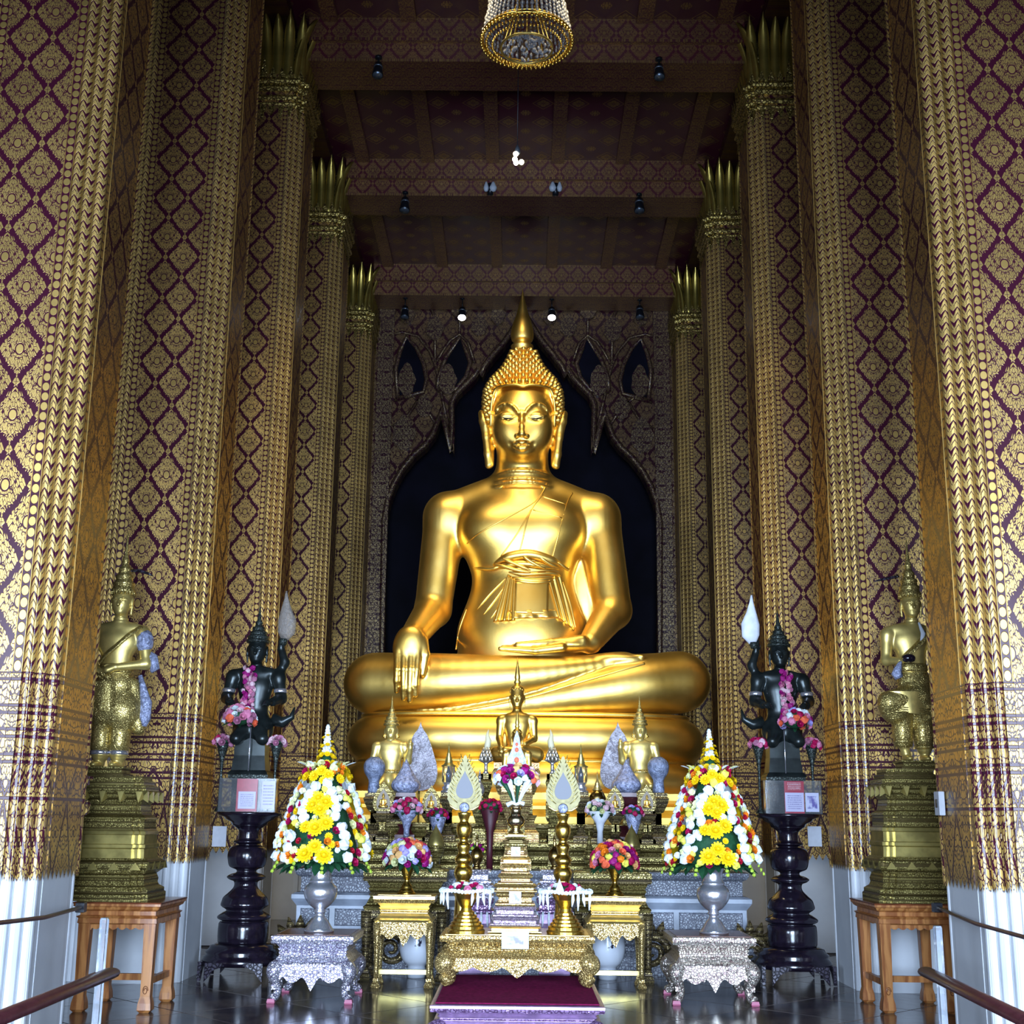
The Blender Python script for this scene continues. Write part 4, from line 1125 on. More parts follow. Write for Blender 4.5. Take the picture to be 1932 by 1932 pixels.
K = .00470
def standing(loc, label, pose, hgt):
    t = empty('standing_statue', loc, label, 'statue')
    k = K * hgt
    def L(x, y, z): return (x * k, y * k, z * k)
    f = SDF(L(-75, -75, -2), L(85, 60, 340), .0068)
    def E_(c, r, kk=8, op='u'): f.ell(L(*c), [q_ * k for q_ in r], kk * k, op)
    def C_(a, b_, ra, rb, kk=6): f.cap(L(*a), L(*b_), ra * k, rb * k, kk * k)
    if pose == 'folded':
        for s, x in ((-1, -16), (1, 17)):
            C_((x, 0, 92), (x, 2, 22), 18, 15); C_((x, 2, 22), (x, 2, 6), 9, 9, 3); E_((x - 3, -10, 4), (9, 19, 5.5), 4)
            f.ring(L(x, 2, 22), 14 * k, 2.5 * k, 2 * k)
        E_((0, 0, 112), (40, 25, 34)); E_((-6, -6, 98), (33, 22, 26)); E_((18, -3, 100), (30, 24, 36)); E_((0, 0, 145), (35, 22, 34)); E_((0, 0, 185), (28, 18, 32), 10); E_((0, 0, 226), (38, 21, 34), 12)
        E_((0, 2, 250), (46, 15, 14), 8)
        for s in (-1, 1): E_((s * 44, 2, 240), (13, 13, 15), 6)
        C_((-45, 2, 238), (-46, -4, 192), 11, 9); C_((-46, -4, 192), (-24, -27, 170), 9, 6.5); hand_sdf(f, L(-24, -27, 170), (.75, -.1, -.35), 30 * k, (0, -1, 0))
        C_((46, 2, 238), (56, -4, 185), 12.5, 10); C_((56, -4, 185), (10, -30, 176), 9.5, 6.5); hand_sdf(f, L(8, -31, 176), (-.95, -.05, -.42), 32 * k, (0, -1, 0))
        E_((-30, -8, 118), (20, 16, 26)); C_((34, 4, 150), (48, 8, 70), 10, 12, 6)
        hc = (2, -2, 298)
    else:
        # one knee drawn up to the side, the standing leg straight
        C_((10, 2, 92), (16, 2, 24), 18, 14); C_((16, 2, 24), (16, 2, 6), 9, 9, 3); E_((14, -10, 4), (9, 19, 5.5), 4)
        C_((-20, 0, 92), (-26, -2, 38), 18, 16); C_((-26, -2, 38), (-18, 0, 6), 10, 8, 3); E_((-20, -10, 4), (9, 19, 5.5), 4)
        for c in ((16, 2, 26), (-26, -2, 36)): f.ring(L(*c), 15 * k, 3 * k, 2 * k)
        E_((6, 0, 118), (34, 24, 36)); C_((6, -6, 120), (-52, -20, 108), 27, 22, 10); E_((-40, -10, 92), (26, 22, 22)); E_((22, -2, 92), (24, 24, 22)); E_((4, 0, 150), (32, 21, 30)); E_((2, 0, 190), (27, 18, 34), 10); E_((0, 0, 228), (36, 20, 34), 12)
        C_((-56, -16, 92), (-30, -2, 70), 12, 8)
        E_((0, 2, 250), (44, 15, 14), 8)
        for s in (-1, 1): E_((s * 42, 2, 240), (13, 13, 15), 6)
        C_((-43, 2, 238), (-48, -2, 190), 12, 10); C_((-48, -2, 190), (-30, -30, 186), 9, 6.5); hand_sdf(f, L(-28, -31, 186), (.6, -.5, .3), 28 * k)
        C_((43, 2, 238), (52, -2, 182), 12, 10); C_((52, -2, 182), (38, -28, 170), 9, 6.5); hand_sdf(f, L(37, -30, 170), (-.4, -.4, -.6), 28 * k)
        hc = (6, -2, 298)
    f.cap(L(hc[0], 0, 252), L(hc[0], 0, 275), 14 * k, 11 * k, 5 * k)
    for zz in (256, 262, 268): f.ring(L(hc[0], 0, zz), 12 * k, 1.6 * k, 1.5 * k)
    head_sdf(f, L(*hc), 52 * k)
    me = f.build('body', M_FIGG, 2); me.materials.append(M_FIGC)
    cz = np.empty(len(me.polygons) * 3, np.float32); me.polygons.foreach_get('center', cz); cz = cz.reshape(-1, 3)[:, 2]
    me.polygons.foreach_set('material_index', ((cz < 166 * k) & (cz > 24 * k)).astype(np.int32))
    put('body', me, t)
    crown(t, M_FIGC, L(hc[0], 0, hc[2] + 17), 20.5 * k, 118 * k)
    mb = MB()
    for i in range(20):
        a = 2 * PI * i / 20; mb.tube([L(hc[0] + 20.5 * math.cos(a), 20.5 * math.sin(a), hc[2] + 14), L(hc[0] + 21.5 * math.cos(a), 21.5 * math.sin(a), hc[2] + 24)], [2.6 * k, .4 * k], 5)
    o = mb.put('crown_teeth', M_FIGC, t); o['kind'] = 'stuff'
    # chased leggings, belt, sash, crown tie
    sx = (-16, 17) if pose == 'folded' else (-24, 15)
    for x in sx: MB().lathe([(17.5 * k, 88 * k), (19.6 * k, 60 * k), (18.4 * k, 40 * k), (17 * k, 27 * k), (15 * k, 27 * k)], 20, L(x, 1, 0)).put('legging', M_FIGC, t)
    for x in (sx if pose == 'folded' else ()): MB().lathe([(17.2 * k, 30 * k), (17.6 * k, 26 * k), (17.2 * k, 22 * k)], 20, L(x, 1, 0)).put('silver_anklet', M_SILVP, t)
    # draped sash (left shoulder to right hip)
    pts = [(40, -6, 252), (26, -22, 236), (6, -25, 216), (-12, -24, 200), (-24, -18, 186)]
    MB().tube([L(*p) for p in smooth_path(pts, 5)], 9 * k, 8, flat=.35).put('sash', M_FIGC, t)
    MB().lathe([(29.5 * k, 168 * k), (31.5 * k, 172 * k), (31 * k, 180 * k), (28.5 * k, 184 * k)], 28, L(0, 0, 0), ey=.70).put('belt', M_FIGC, t)
    if pose == 'folded':
        v = []; f2 = []
        for i in range(13):
            for j in range(9):
                s = -1 + i / 6; tt = j / 8; v.append(L(-14 + s * (24 + 4 * tt), -30 - 3 * math.sin(5 * s + 1) * (.4 + tt) - 5 * tt, 150 - tt * (48 + 6 * math.sin(4 * s))))
        for i in range(12):
            for j in range(8): f2.append((i*9+j, i*9+j+1, (i+1)*9+j+1, (i+1)*9+j))
        n = len(v); v += [(a, b_ + 3 * k, c) for a, b_, c in v]; f2 += [tuple(n + q_ for q_ in g[::-1]) for g in f2]
        MB().add(v, f2, 0, True).put('front_drape', M_FIGC, t)
        # rumpled clear plastic on one arm and side
        MB().ball(L(50, -2, 226), 16 * k, 12, 8, sc=(1, 1, 1.4)).put('armlet_wrap', M_WRAP, t)
        MB().tube([L(54, 2, 208), L(66, 0, 196), L(72, -2, 178), L(66, -4, 170)], [6 * k, 10 * k, 9 * k, 3 * k], 8).put('plastic_knot', M_WRAP, t)
        MB().tube([L(44, 4, 165), L(52, 4, 140), L(58, 4, 115), L(56, 4, 88), L(54, 4, 74)], [4 * k, 7 * k, 12 * k, 14 * k, 9 * k], 9, flat=.5).put('plastic_tail', M_WRAP, t)
        MB().tube([L(14, 0, 358), L(30, -4, 358), L(48, -6, 352), L(56, -6, 348)], [3 * k, 3.2 * k, 2.6 * k, 1 * k], 6).put('crown_tie', M_DARKC, t)
    else:
        v = []; f2 = []
        for i in range(17):
            for j in range(9):
                s = -1 + i / 8; tt = j / 8; v.append(L(-22 + s * 44, -32 - 5 * math.cos(s * 1.4) - 2 * math.sin(6 * s) * tt + 14 * abs(s) ** 3, 128 - tt * 40 - 6 * s * tt))
        for i in range(16):
            for j in range(8): f2.append((i*9+j, i*9+j+1, (i+1)*9+j+1, (i+1)*9+j))
        n = len(v); v += [(a, b_ + 3 * k, c) for a, b_, c in v]; f2 += [tuple(n + q_ for q_ in g[::-1]) for g in f2]
        MB().add(v, f2, 0, True).put('front_drape', M_FIGG, t)
        for zz in (92, 96, 100): MB().tube([L(-66 + 5.5 * i, -26 - 10 * math.sin(PI * i / 16), zz - i * .35) for i in range(17)], 1.6 * k, 5).put('drape_border', M_FIGC, t)
        v = [L(36, -28, 228), L(22, -36, 170), L(48, -34, 158), L(52, -30, 178), L(42, -28, 205)]
        n = len(v); v += [(a, b_ + .012, c) for a, b_, c in v]
        MB().add(v, [(0, 1, 2, 3, 4), (9, 8, 7, 6, 5)] + [(i, i + 5, (i + 1) % 5 + 5, (i + 1) % 5) for i in range(5)]).put('white_scarf', M_WHITECLOTH, t)
        MB().tube([L(14, -20, 262), L(20, -24, 240), L(12, -28, 215)], [2 * k, 5 * k, 2 * k], 7, flat=.4).put('neck_scarf', M_WHITECLOTH, t)
        MB().ball(L(-16, -40, 190), 11 * k, 14, 10, sc=(1.2, 1, .8)).put('alms_bowl', M_DARK, t)
        MB().tube([L(-30, -36, 184), L(-36, -38, 172), L(-40, -38, 160), L(-36, -38, 152)], [3 * k, 7 * k, 11 * k, 8 * k], 8).put('plastic_knot', M_WRAP, t)
        MB().tube([L(-14, 0, 356), L(-30, -4, 352), L(-48, -6, 348), L(-64, -6, 344)], [3 * k, 3 * k, 2.6 * k, 1 * k], 6).put('crown_tie', M_DARKC, t)
    MB().rect([(0, -16 * k), (0, -12 * k), (-4 * k, -11 * k), (-4 * k, -4 * k), (0, -3 * k), (0, 0)], 38 * k, 30 * k).put('foot_plinth', M_OLDG, t)
    return t
zL = .826 + .985; zR = .856 + 1.10
stL = standing((-3.47, 10.90, zL + 16 * K), 'gold standing crowned statue with hands folded in front', 'folded', 1.0)
stR = standing((3.485, 11.38, zR + 16 * K), 'gold crowned statue with one raised knee and a small dark bowl', 'knee', .985)

# ================================================================ flowers: shared meshes
def fmat(name, c, r=.55): return plain('flower_' + name, c, 0, r, .3, .18, 60)
FM = {'yellow': fmat('yellow', (.88, .56, .004)), 'white': fmat('white', (.80, .86, .95)), 'red': fmat('red', (.42, .006, .025)), 'orange': fmat('orange', (.85, .22, .01)), 'cream': fmat('cream', (.80, .80, .40)),
      'magenta': fmat('magenta', (.32, .008, .16)), 'pink': fmat('pink', (.70, .22, .36)), 'lilac': fmat('lilac', (.45, .38, .78)), 'coral': fmat('coral', (.88, .14, .06)), 'peach': fmat('peach', (.88, .48, .18)),
      'green': fmat('green', (.014, .07, .028)), 'lime': fmat('lime', (.38, .52, .05)), 'crimson': fmat('crimson', (.40, .004, .07)), 'blush': fmat('blush', (.78, .52, .58)), 'lemon': fmat('lemon', (.80, .74, .10)), 'dusty': fmat('dusty', (.44, .16, .26))}
def mesh_daisy(mat, layers=((13, 1.0, .10), (10, .72, .30), (7, .42, .5))):
    mb = MB()
    for n, L, up_ in layers:
        for i in range(n):
            a = 2 * PI * (i + .5 * (n % 3)) / n; c, s = math.cos(a), math.sin(a); w = 3.0 * L / n
            p = [(.1, -w*.3, .02), (.62*L, -w, up_*.6), (L, -w*.45, up_), (L, w*.45, up_), (.62*L, w, up_*.6), (.1, w*.3, .02)]
            mb.add([(x * c - y * s, x * s + y * c, z) for x, y, z in p], [(0, 1, 4, 5), (1, 2, 3, 4)], 0, False)
    mb.ball((0, 0, .25), .3, 6, 4)
    return mb.mesh('flower_head', mat)
def mesh_rose(mat):
    mb = MB()
    for n, r0, r1, z0, z1 in ((6, .35, 1.0, -.2, .45), (5, .3, .74, -.1, .72), (4, .2, .46, 0, .85)):
        for i in range(n):
            a = 2 * PI * i / n + r1; da = PI / n * 1.25
            pts = [(math.cos(a + d) * r, math.sin(a + d) * r, z) for r, z, d in ((r0, z0, -da * .5), (r0, z0, da * .5), (r1, z1 * .7, da), (r1 * .93, z1, da * .4), (r1 * .93, z1, -da * .4), (r1, z1 * .7, -da))]
            mb.add(pts, [(0, 1, 2, 5), (5, 2, 3, 4)], 0, True)
    mb.ball((0, 0, .45), .36, 7, 5)
    return mb.mesh('flower_head', mat)
def mesh_ruffle(mat, seed=1):
    rnd = random.Random(seed); v = []
    for p in ico_v:
        r = 1 + rnd.uniform(-.22, .18); v.append((p[0] * r, p[1] * r, max(-.35, p[2]) * r * .85))
    return mesh('flower_head', v, ico_f, mat)
def mesh_leaf(mat):
    return mesh('leaf', [(0, 0, 0), (.35, .22, .06), (.75, .17, .02), (1, 0, -.10), (.75, -.17, .02), (.35, -.22, .06), (.5, 0, -.03)], [(0, 6, 1), (1, 6, 2), (2, 6, 3), (3, 6, 4), (4, 6, 5), (5, 6, 0)], mat)
FL = {}
def flower(kind, col):
    if (kind, col) not in FL:
        FL[(kind, col)] = {'daisy': mesh_daisy, 'rose': mesh_rose, 'ruffle': mesh_ruffle, 'leaf': mesh_leaf}[kind](FM[col])
    return FL[(kind, col)]
NAMES = {'daisy': 'chrysanthemum', 'rose': 'rose', 'ruffle': 'carnation', 'leaf': 'leaf'}
def bloom(parent, kind, col, p, nrm, r, rnd):
    o = put(NAMES[kind], flower(kind, col), parent, p); nrm = Vector(nrm).normalized()
    q_ = nrm.to_track_quat('Z', 'Y') @ Quaternion((0, 0, 1), rnd.uniform(0, 6.28)) if kind != 'leaf' else nrm.to_track_quat('X', 'Z')
    o.rotation_euler = q_.to_euler(); o.scale = (r, r, r); return o
def dome_points(rx, rz, z0, r_f, rnd, n, kmin=-.15):
    pts = []; ga = PI * (3 - 5 ** .5)
    for i in range(n):
        t = kmin + (1 - kmin) * (i + .5) / n; a = ga * i; r = math.sqrt(max(0, 1 - t * t))
        pts.append((Vector((r * math.cos(a) * rx, r * math.sin(a) * rx, z0 + t * rz)), Vector((r * math.cos(a), r * math.sin(a), t * rx / rz * .9))))
    return pts
def bouquet(parent, c, rx, rz, n, cols, fr, rnd, kinds=('rose', 'ruffle'), leaves=14, leafcol='green', kmin=-.15):
    for p, nn in dome_points(rx, rz, 0, fr, rnd, n, kmin):
        bloom(parent, rnd.choice(kinds), rnd.choice(cols), Vector(c) + p, nn, fr * rnd.uniform(.82, 1.15), rnd)
    for i in range(leaves):
        a = 2 * PI * i / leaves + rnd.uniform(-.2, .2); d = Vector((math.cos(a), math.sin(a), rnd.uniform(-.7, -.1)))
        bloom(parent, 'leaf', leafcol, Vector(c) + Vector((math.cos(a) * rx * .55, math.sin(a) * rx * .55, -rz * .12)), d, rx * rnd.uniform(.5, .8), rnd)
    MB().ball((c[0], c[1], c[2] + rz * .30), rx * .86, 14, 8, sc=(1, 1, rz / rx * .78)).put('greenery', FM['green'], parent)

# tall conical arrangements in silver vases on the silver stands
def vase_arrangement(loc, label, lab2, seed, base_z):
    rnd = random.Random(seed)
    vs = empty('silver_vase', loc, lab2, 'vase')
    prof = [(.125, 0), (.13, .015), (.115, .03), (.075, .09), (.045, .125), (.04, .15), (.05, .16), (.05, .175), (.045, .185), (.085, .215), (.13, .27), (.145, .32), (.138, .365), (.11, .395), (.095, .41), (.10, .42), (.09, .44), (.085, .50), (.10, .54), (.105, .55)]
    MB().lathe(smooth_path(prof, 3), 32).put('vase_body', M_SILVP, vs)
    ar = empty('flower_arrangement', (loc[0], loc[1], loc[2] + .556), label, 'flowers')
    H = 1.13; R0 = .385
    def rad(t): return R0 * (1.0 - .10 * t if t < .12 else (.988 - .88 * ((t - .12) / .88) ** .98) if t < 1 else .02)
    MB().lathe([(.07, .0), (.28, .03)] + [(max(.02, rad(t) * .80), .03 + t * H * .82) for t in [i / 12 for i in range(13)]], 20).put('greenery', FM['green'], ar)
    def place(kind, col, t, a, r, out=0.0):
        rr = rad(t) + out; p = Vector((rr * math.sin(a), -rr * math.cos(a), .05 + t * H)); nn = Vector((math.sin(a), -math.cos(a), .35)); bloom(ar, kind, col, p, nn, r, rnd)
    # bands of big yellow chrysanthemums with white carnations, roses and small blooms between
    used = []
    def free(t, a, d):
        for (t2, a2, d2) in used:
            rr = (rad(t) + rad(t2)) / 2; da = (a - a2 + PI) % (2 * PI) - PI
            if math.hypot((t - t2) * H, da * rr) < (d + d2) * .50: return False
        used.append((t, a, d)); return True
    for face in range(3):
        a0 = face * 2 * PI / 3 * 1.0
        for (t, da, r) in ((.045, -.22, .078), (.035, .18, .078), (.10, -.02, .066), (.235, -.05, .080), (.27, .20, .068), (.24, -.30, .055), (.40, -.20, .072), (.425, .18, .072), (.37, .02, .066), (.455, -.05, .060), (.62, -.35, .052), (.63, .25, .052), (.66, -.05, .05), (.60, .75, .045), (.615, -.8, .045)):
            if free(t, a0 + da, r): place('daisy', 'yellow', t, a0 + da, r, .025)
        for (t, da) in ((.30, -.42), (.36, -.52), (.42, -.48), (.48, -.40), (.54, -.22), (.32, .46), (.38, .50), (.44, .46), (.50, .40), (.56, .22), (.24, .60), (.18, .66), (.11, .62), (.09, -.70), (.17, -.66), (.02, .72), (.02, -.78)):
            if free(t, a0 + da, .05): place('ruffle', 'white', t, a0 + da, .050, .012)
    cols = [('rose', 'red'), ('rose', 'orange'), ('ruffle', 'cream'), ('rose', 'crimson'), ('ruffle', 'lemon'), ('ruffle', 'white'), ('daisy', 'yellow'), ('rose', 'cream')]
    tries = 0
    while tries < 2600 and len(ar.children) < 290:
        tries += 1; t = rnd.uniform(-.02, .72) ; a = rnd.uniform(-PI, PI); r = rnd.uniform(.026, .044)
        if free(t, a, r * .9): k_, c_ = rnd.choice(cols); place(k_, c_, t, a, r, .005)
    # crown: white lilies, yellow orchid sprays, white budded spire
    for i in range(12):
        a = 2 * PI * i / 12; t = .70; p = Vector((rad(t) * math.sin(a) * 1.1, -rad(t) * math.cos(a) * 1.1, .05 + t * H))
        bloom(ar, 'leaf', 'white' if i % 2 else 'cream', p, (math.sin(a), -math.cos(a), .5), .10, rnd)
    for i in range(9):
        a = 2 * PI * i / 9 + .2; p0 = Vector((.085 * math.sin(a), -.085 * math.cos(a), .05 + .72 * H))
        top = .20 + .05 * math.cos(a * 2)
        for j in range(4):
            q_ = j / 3; bloom(ar, 'daisy', 'yellow', p0 + Vector((-.03 * q_ * math.sin(a), .03 * q_ * math.cos(a), top * q_)), (math.sin(a), -math.cos(a), .3 + q_), .034 * (1 - .45 * q_), rnd)
    sp = MB()
    for i in range(9):
        z = .05 + .80 * H + i * .026; r = .038 * (1 - i / 11)
        for k_ in range(6):
            a = 2 * PI * k_ / 6 + i * .5; sp.tube([(r * .4 * math.cos(a), r * .4 * math.sin(a), z), (r * math.cos(a), r * math.sin(a), z + .02), (r * .7 * math.cos(a), r * .7 * math.sin(a), z + .045)], [.006, .012, .002], 5)
    sp.lathe([(.02, .05 + .74 * H), (.03, .05 + .80 * H), (.004, .05 + H * 1.02)], 8)
    o = sp.put('white_bud_spire', FM['white'], ar); o['kind'] = 'stuff'
    # hanging ferns and lime sprays
    for i in range(34):
        a = 2 * PI * i / 34; t = rnd.uniform(-.02, .02)
        bloom(ar, 'leaf', 'green', Vector((.22 * math.sin(a), -.22 * math.cos(a), .03)), (math.sin(a), -math.cos(a), rnd.uniform(-.6, -.15)), rnd.uniform(.14, .22), rnd)
    for i in range(10):
        a = 2 * PI * i / 10 + .15
        for j in range(3): bloom(ar, 'ruffle', 'lime', Vector(((.40 + .02 * j) * math.sin(a), -(.40 + .02 * j) * math.cos(a), .02 - .035 * j)), (math.sin(a), -math.cos(a), 0), .017, rnd)
    return vs, ar
vL = at(605, 1700, 11.5).x; vR = at(1345, 1700, 11.68).x
vase_arrangement((vL, 11.48, .539), 'cone of yellow, white and red flowers above the silver-inlaid stand', 'hammered silver vase on the silver-inlaid stand', 3, .54)
vase_arrangement((vR, 11.66, .549), 'cone of yellow, white and orange flowers above the silver-gilt stand', 'hammered silver vase on the silver-gilt stand', 8, .55)
# brass vases with mixed rose domes
def rose_vase(loc, lab1, lab2, cols, seed):
    rnd = random.Random(seed)
    vs = empty('brass_vase', loc, lab1, 'vase')
    MB().lathe(smooth_path([(.085, 0), (.09, .012), (.075, .022), (.07, .035), (.055, .05), (.048, .075), (.03, .10), (.022, .125), (.03, .14), (.04, .16), (.055, .20), (.085, .255), (.10, .27)], 3), 28).put('vase_body', M_BRASS, vs)
    bq = empty('rose_bouquet', (loc[0], loc[1], loc[2] + .30), lab2, 'flowers')
    bouquet(bq, (0, 0, 0), .205, .185, 74, cols, .040, rnd, leaves=16)
    return vs
rose_vase((at(767, 1690, 12.38).x, 12.38, .806), 'polished brass footed vase under purple-red and cream roses', 'dome of purple-red, lilac and cream roses in a brass vase', ['magenta', 'crimson', 'magenta', 'cream', 'lilac', 'white', 'coral', 'peach', 'lemon'], 5)
rose_vase((at(1160, 1690, 12.50).x, 12.50, .806), 'dark brass footed vase under orange and crimson roses', 'dome of crimson, orange and lemon roses in a brass vase', ['crimson', 'coral', 'magenta', 'orange', 'lemon', 'peach', 'pink', 'crimson'], 6)
# ================================================================ king figures on the dark stands
M_REDCARD = plain('red_card', (.30, .008, .035), 0, .3, .5, .1, 30)
def printed(name, paper, ink, lines=9, frac=.6):
    q = Mat(name, paper, 0, .35); X, Y, Z = q.sep(q.coord('Generated'))
    w = ((Z * lines).fract() - .5).abs().lt(.2) * q.noise(q.comb(X * 26, (Z * lines).floor() * 7, 0), 1.0, 1).gt(.47) * X.gt(.12) * X.lt(.88) * Z.gt(.1) * Z.lt(.92)
    q.color(q.mix(w, paper, ink)); return q.m
M_PRINT = printed('printed_notice', (.45, .43, .60), (.18, .15, .32)); M_PRINT2 = printed('printed_red_notice', (.30, .01, .03), (.62, .55, .58), 5)
q = Mat('printed_picture', (.7, .7, .9), 0, .3); X, Y, Z = q.sep(q.coord('Generated'))
inside = (X - .5).abs().lt(.36) * (Z - .5).abs().lt(.33); n = q.noise(q.comb(X * 2.2, Z * 1.8, .2), 1.2, 2)
q.color(q.mix(inside * n.step(.40, .62).inv().mx(.0), (.50, .50, .66), (.10, .08, .30))); M_PICT = q.m
M_PAPER = plain('white_card', (.52, .53, .58), 0, .5, .3, .05, 20)
def garland(parent, pts, rad, cols, n, fr, rnd, name='rose'):
    P_ = [Vector(p) for p in pts]
    for i in range(n):
        t = i / (n - 1) * (len(P_) - 1); j = min(int(t), len(P_) - 2); p = P_[j].lerp(P_[j+1], t - j)
        a = rnd.uniform(0, 6.28); d = Vector((math.cos(a), -abs(math.sin(a)) - .3, .25 * math.sin(a * 3))).normalized()
        bloom(parent, rnd.choice(('ruffle', 'rose')), rnd.choice(cols), p + d * rad, d, fr * rnd.uniform(.8, 1.2), rnd)
def king(loc, s, label, labs, seed):
    "s mirrors the figure; the raised hand is on the s side"
    rnd = random.Random(seed); k = .0054
    t = empty('king_figure', loc, label, 'statue')
    def L(x, y, z): return (s * x * k, y * k, z * k)
    f = SDF((-80 * k, -60 * k, 95 * k), (80 * k, 45 * k, 330 * k), .0085)
    def E_(c, r, kk=8): f.ell(L(*c), [q_ * k for q_ in r], kk * k)
    def C_(a, b_, ra, rb, kk=6): f.cap(L(*a), L(*b_), ra * k, rb * k, kk * k)
    E_((0, 0, 225), (32, 19, 38)); E_((0, 0, 190), (26, 17, 36), 10); E_((0, 0, 150), (38, 24, 34), 10); E_((0, 0, 252), (42, 14, 13), 8)
    for x in (-1, 1):
        E_((x * 42, 0, 244), (13, 13, 15), 6); C_((x * 43, 0, 242), (x * 50, -8, 205), 12.5, 10); C_((x * 50, -8, 205), (x * 40, -34, 196), 10.5, 8)
        hand_sdf(f, L(x * 39, -36, 196), (-x * s * .5, -.8, -.2), 26 * k); C_((x * 12, -8, 150), (x * 24, -30, 130), 17, 12)
    C_((40, 4, 246), (52, 2, 272), 9, 8); C_((52, 2, 272), (46, -12, 296), 8, 7); hand_sdf(f, L(46, -14, 298), (.1, -.2, 1), 24 * k, (0, -1, 0))
    f.cap(L(0, 0, 255), L(0, 0, 276), 12 * k, 10 * k, 4 * k); head_sdf(f, L(0, -2, 293), 50 * k)
    put('body', f.build('body', M_BRONZE, 2), t)
    crown(t, M_BRONZEC, L(0, 0, 308), 21 * k, 72 * k)
    MB().lathe([(46 * k, 63 * k), (44 * k, 70 * k), (36 * k, 95 * k), (33 * k, 120 * k), (34 * k, 140 * k), (28 * k, 158 * k)], 4, L(0, 0, 0), smooth=False, ey=.8).put('robe', M_BRONZE, t, (0, 0, 0), (0, 0, 0)) if False else MB().rect([(6 * k, 66 * k), (4 * k, 70 * k), (0, 74 * k), (-3 * k, 100 * k), (-4 * k, 130 * k), (-2 * k, 150 * k), (-10 * k, 158 * k)], 31 * k, 24 * k).put('robe', M_BRONZE, t)
    MB().tube([L(2, -30, 150), L(2, -31, 110), L(2, -32, 72)], 1.2 * k, 5).put('robe_edge', M_SILVP, t)
    MB().rect([(8 * k, 0), (8 * k, 6 * k), (0, 10 * k), (0, 56 * k), (6 * k, 60 * k), (6 * k, 67 * k)], 30 * k, 24 * k, (0, 8 * k, 0)).put('throne_base', M_BRONZEC, t)
    MB().tube([L(34, 6, 168), L(54, 4, 162), L(70, 2, 172), L(74, 2, 190)], [12 * k, 10 * k, 6 * k, 1.5 * k], 8).put('throne_finial', M_BRONZE, t)
    for x in (-1, 1): MB().lathe([(10.5 * k, 0), (12.8 * k, 2 * k), (12.8 * k, 7 * k), (10.5 * k, 9 * k)], 16, L(x * 48, -5, 214)).put('armlet', M_SILVP, t)
    # things laid on it
    g = empty('flower_garland', tuple(Vector(loc) + Vector(L(-6, -24, 170))), labs[0], 'garland')
    for x in (-7, 5): garland(g, [L(x, 2, 88), L(x, 0, 60), L(x, -2, 30), L(x, -8, 0)], 3.5 * k, ['magenta', 'pink', 'dusty', 'blush'], 30, 5.0 * k, rnd)
    b2 = empty('lap_bouquet', tuple(Vector(loc) + Vector(L(-14, -58, 160))), labs[1], 'flowers')
    bouquet(b2, (0, 0, 0), 26 * k, 24 * k, 34, (['blush', 'pink', 'dusty', 'pink', 'white', 'coral'] if s > 0 else ['coral', 'crimson', 'magenta', 'white', 'lilac', 'pink']), 7.5 * k, rnd, leaves=4)
    fl_ = empty('wrapped_flame', tuple(Vector(loc) + Vector(L(50, -18, 312))), labs[2], 'ornament')
    o = [(0, 0), (18, 6), (26, 24), (22, 44), (10, 56), (6, 80), (-2, 92), (-2, 72), (-12, 52), (-17, 30), (-10, 8)]
    MB().tube([L(x * .35 + 2, 0, z) for x, z in ((0, 0), (10, 14), (10, 36), (2, 58), (0, 78), (-2, 92))], [7 * k, 17 * k, 18 * k, 10 * k, 4 * k, 1.5 * k], 10, flat=.45).put('plastic_flame', M_WHITECLOTH if s < 0 else M_PLASTIC, fl_)
    MB().lathe([(6 * k, -10 * k), (9 * k, -4 * k), (8 * k, 2 * k)], 10).put('flame_socket', M_BRONZEC, fl_)
    for sx in (-1, 1):                                           # small goblets of petals beside the robe
        gb = empty('petal_goblet', tuple(Vector(loc) + Vector((sx * 49 * k, -22 * k, 0))), labs[3 if sx > 0 else 4], 'goblet')
        MB().lathe([(8 * k, 0), (8 * k, 3 * k), (3 * k, 10 * k), (2.5 * k, 70 * k), (4 * k, 92 * k), (9 * k, 112 * k), (12 * k, 122 * k)], 18).put('goblet_bowl', M_BRONZEC, gb)
        bouquet(gb, (0, 0, 122 * k), 14 * k, 11 * k, 16, ['dusty', 'pink', 'crimson', 'blush'], 6.5 * k, rnd, leaves=6)
    return t
xl, xr = dsL.location.x, dsR.location.x
king((xl - .02, 12.80, 1.537), 1, 'dark bronze crowned king figure beside a clear wrapped flame', ['pink garland down the chest of the king figure with clear flame', 'pale pink rose bouquet on the lap of a dark king figure', 'clear plastic-wrapped flame in the raised hand of a king figure', 'tall goblet of dried petals below the clear flame', 'tall goblet of petals under the pale pink bouquet'], 11)
king((xr - .02, 13.0, 1.577), -1, 'dark bronze crowned king figure holding up a white flame', ['pink garland down the chest of the king figure with white flame', 'coral and crimson bouquet on the lap of a dark king figure', 'white cloth-wrapped flame in the raised hand of a king figure', 'goblet of petals beside a coral bouquet, away from the white flame', 'goblet of petals below the white flame'], 12)
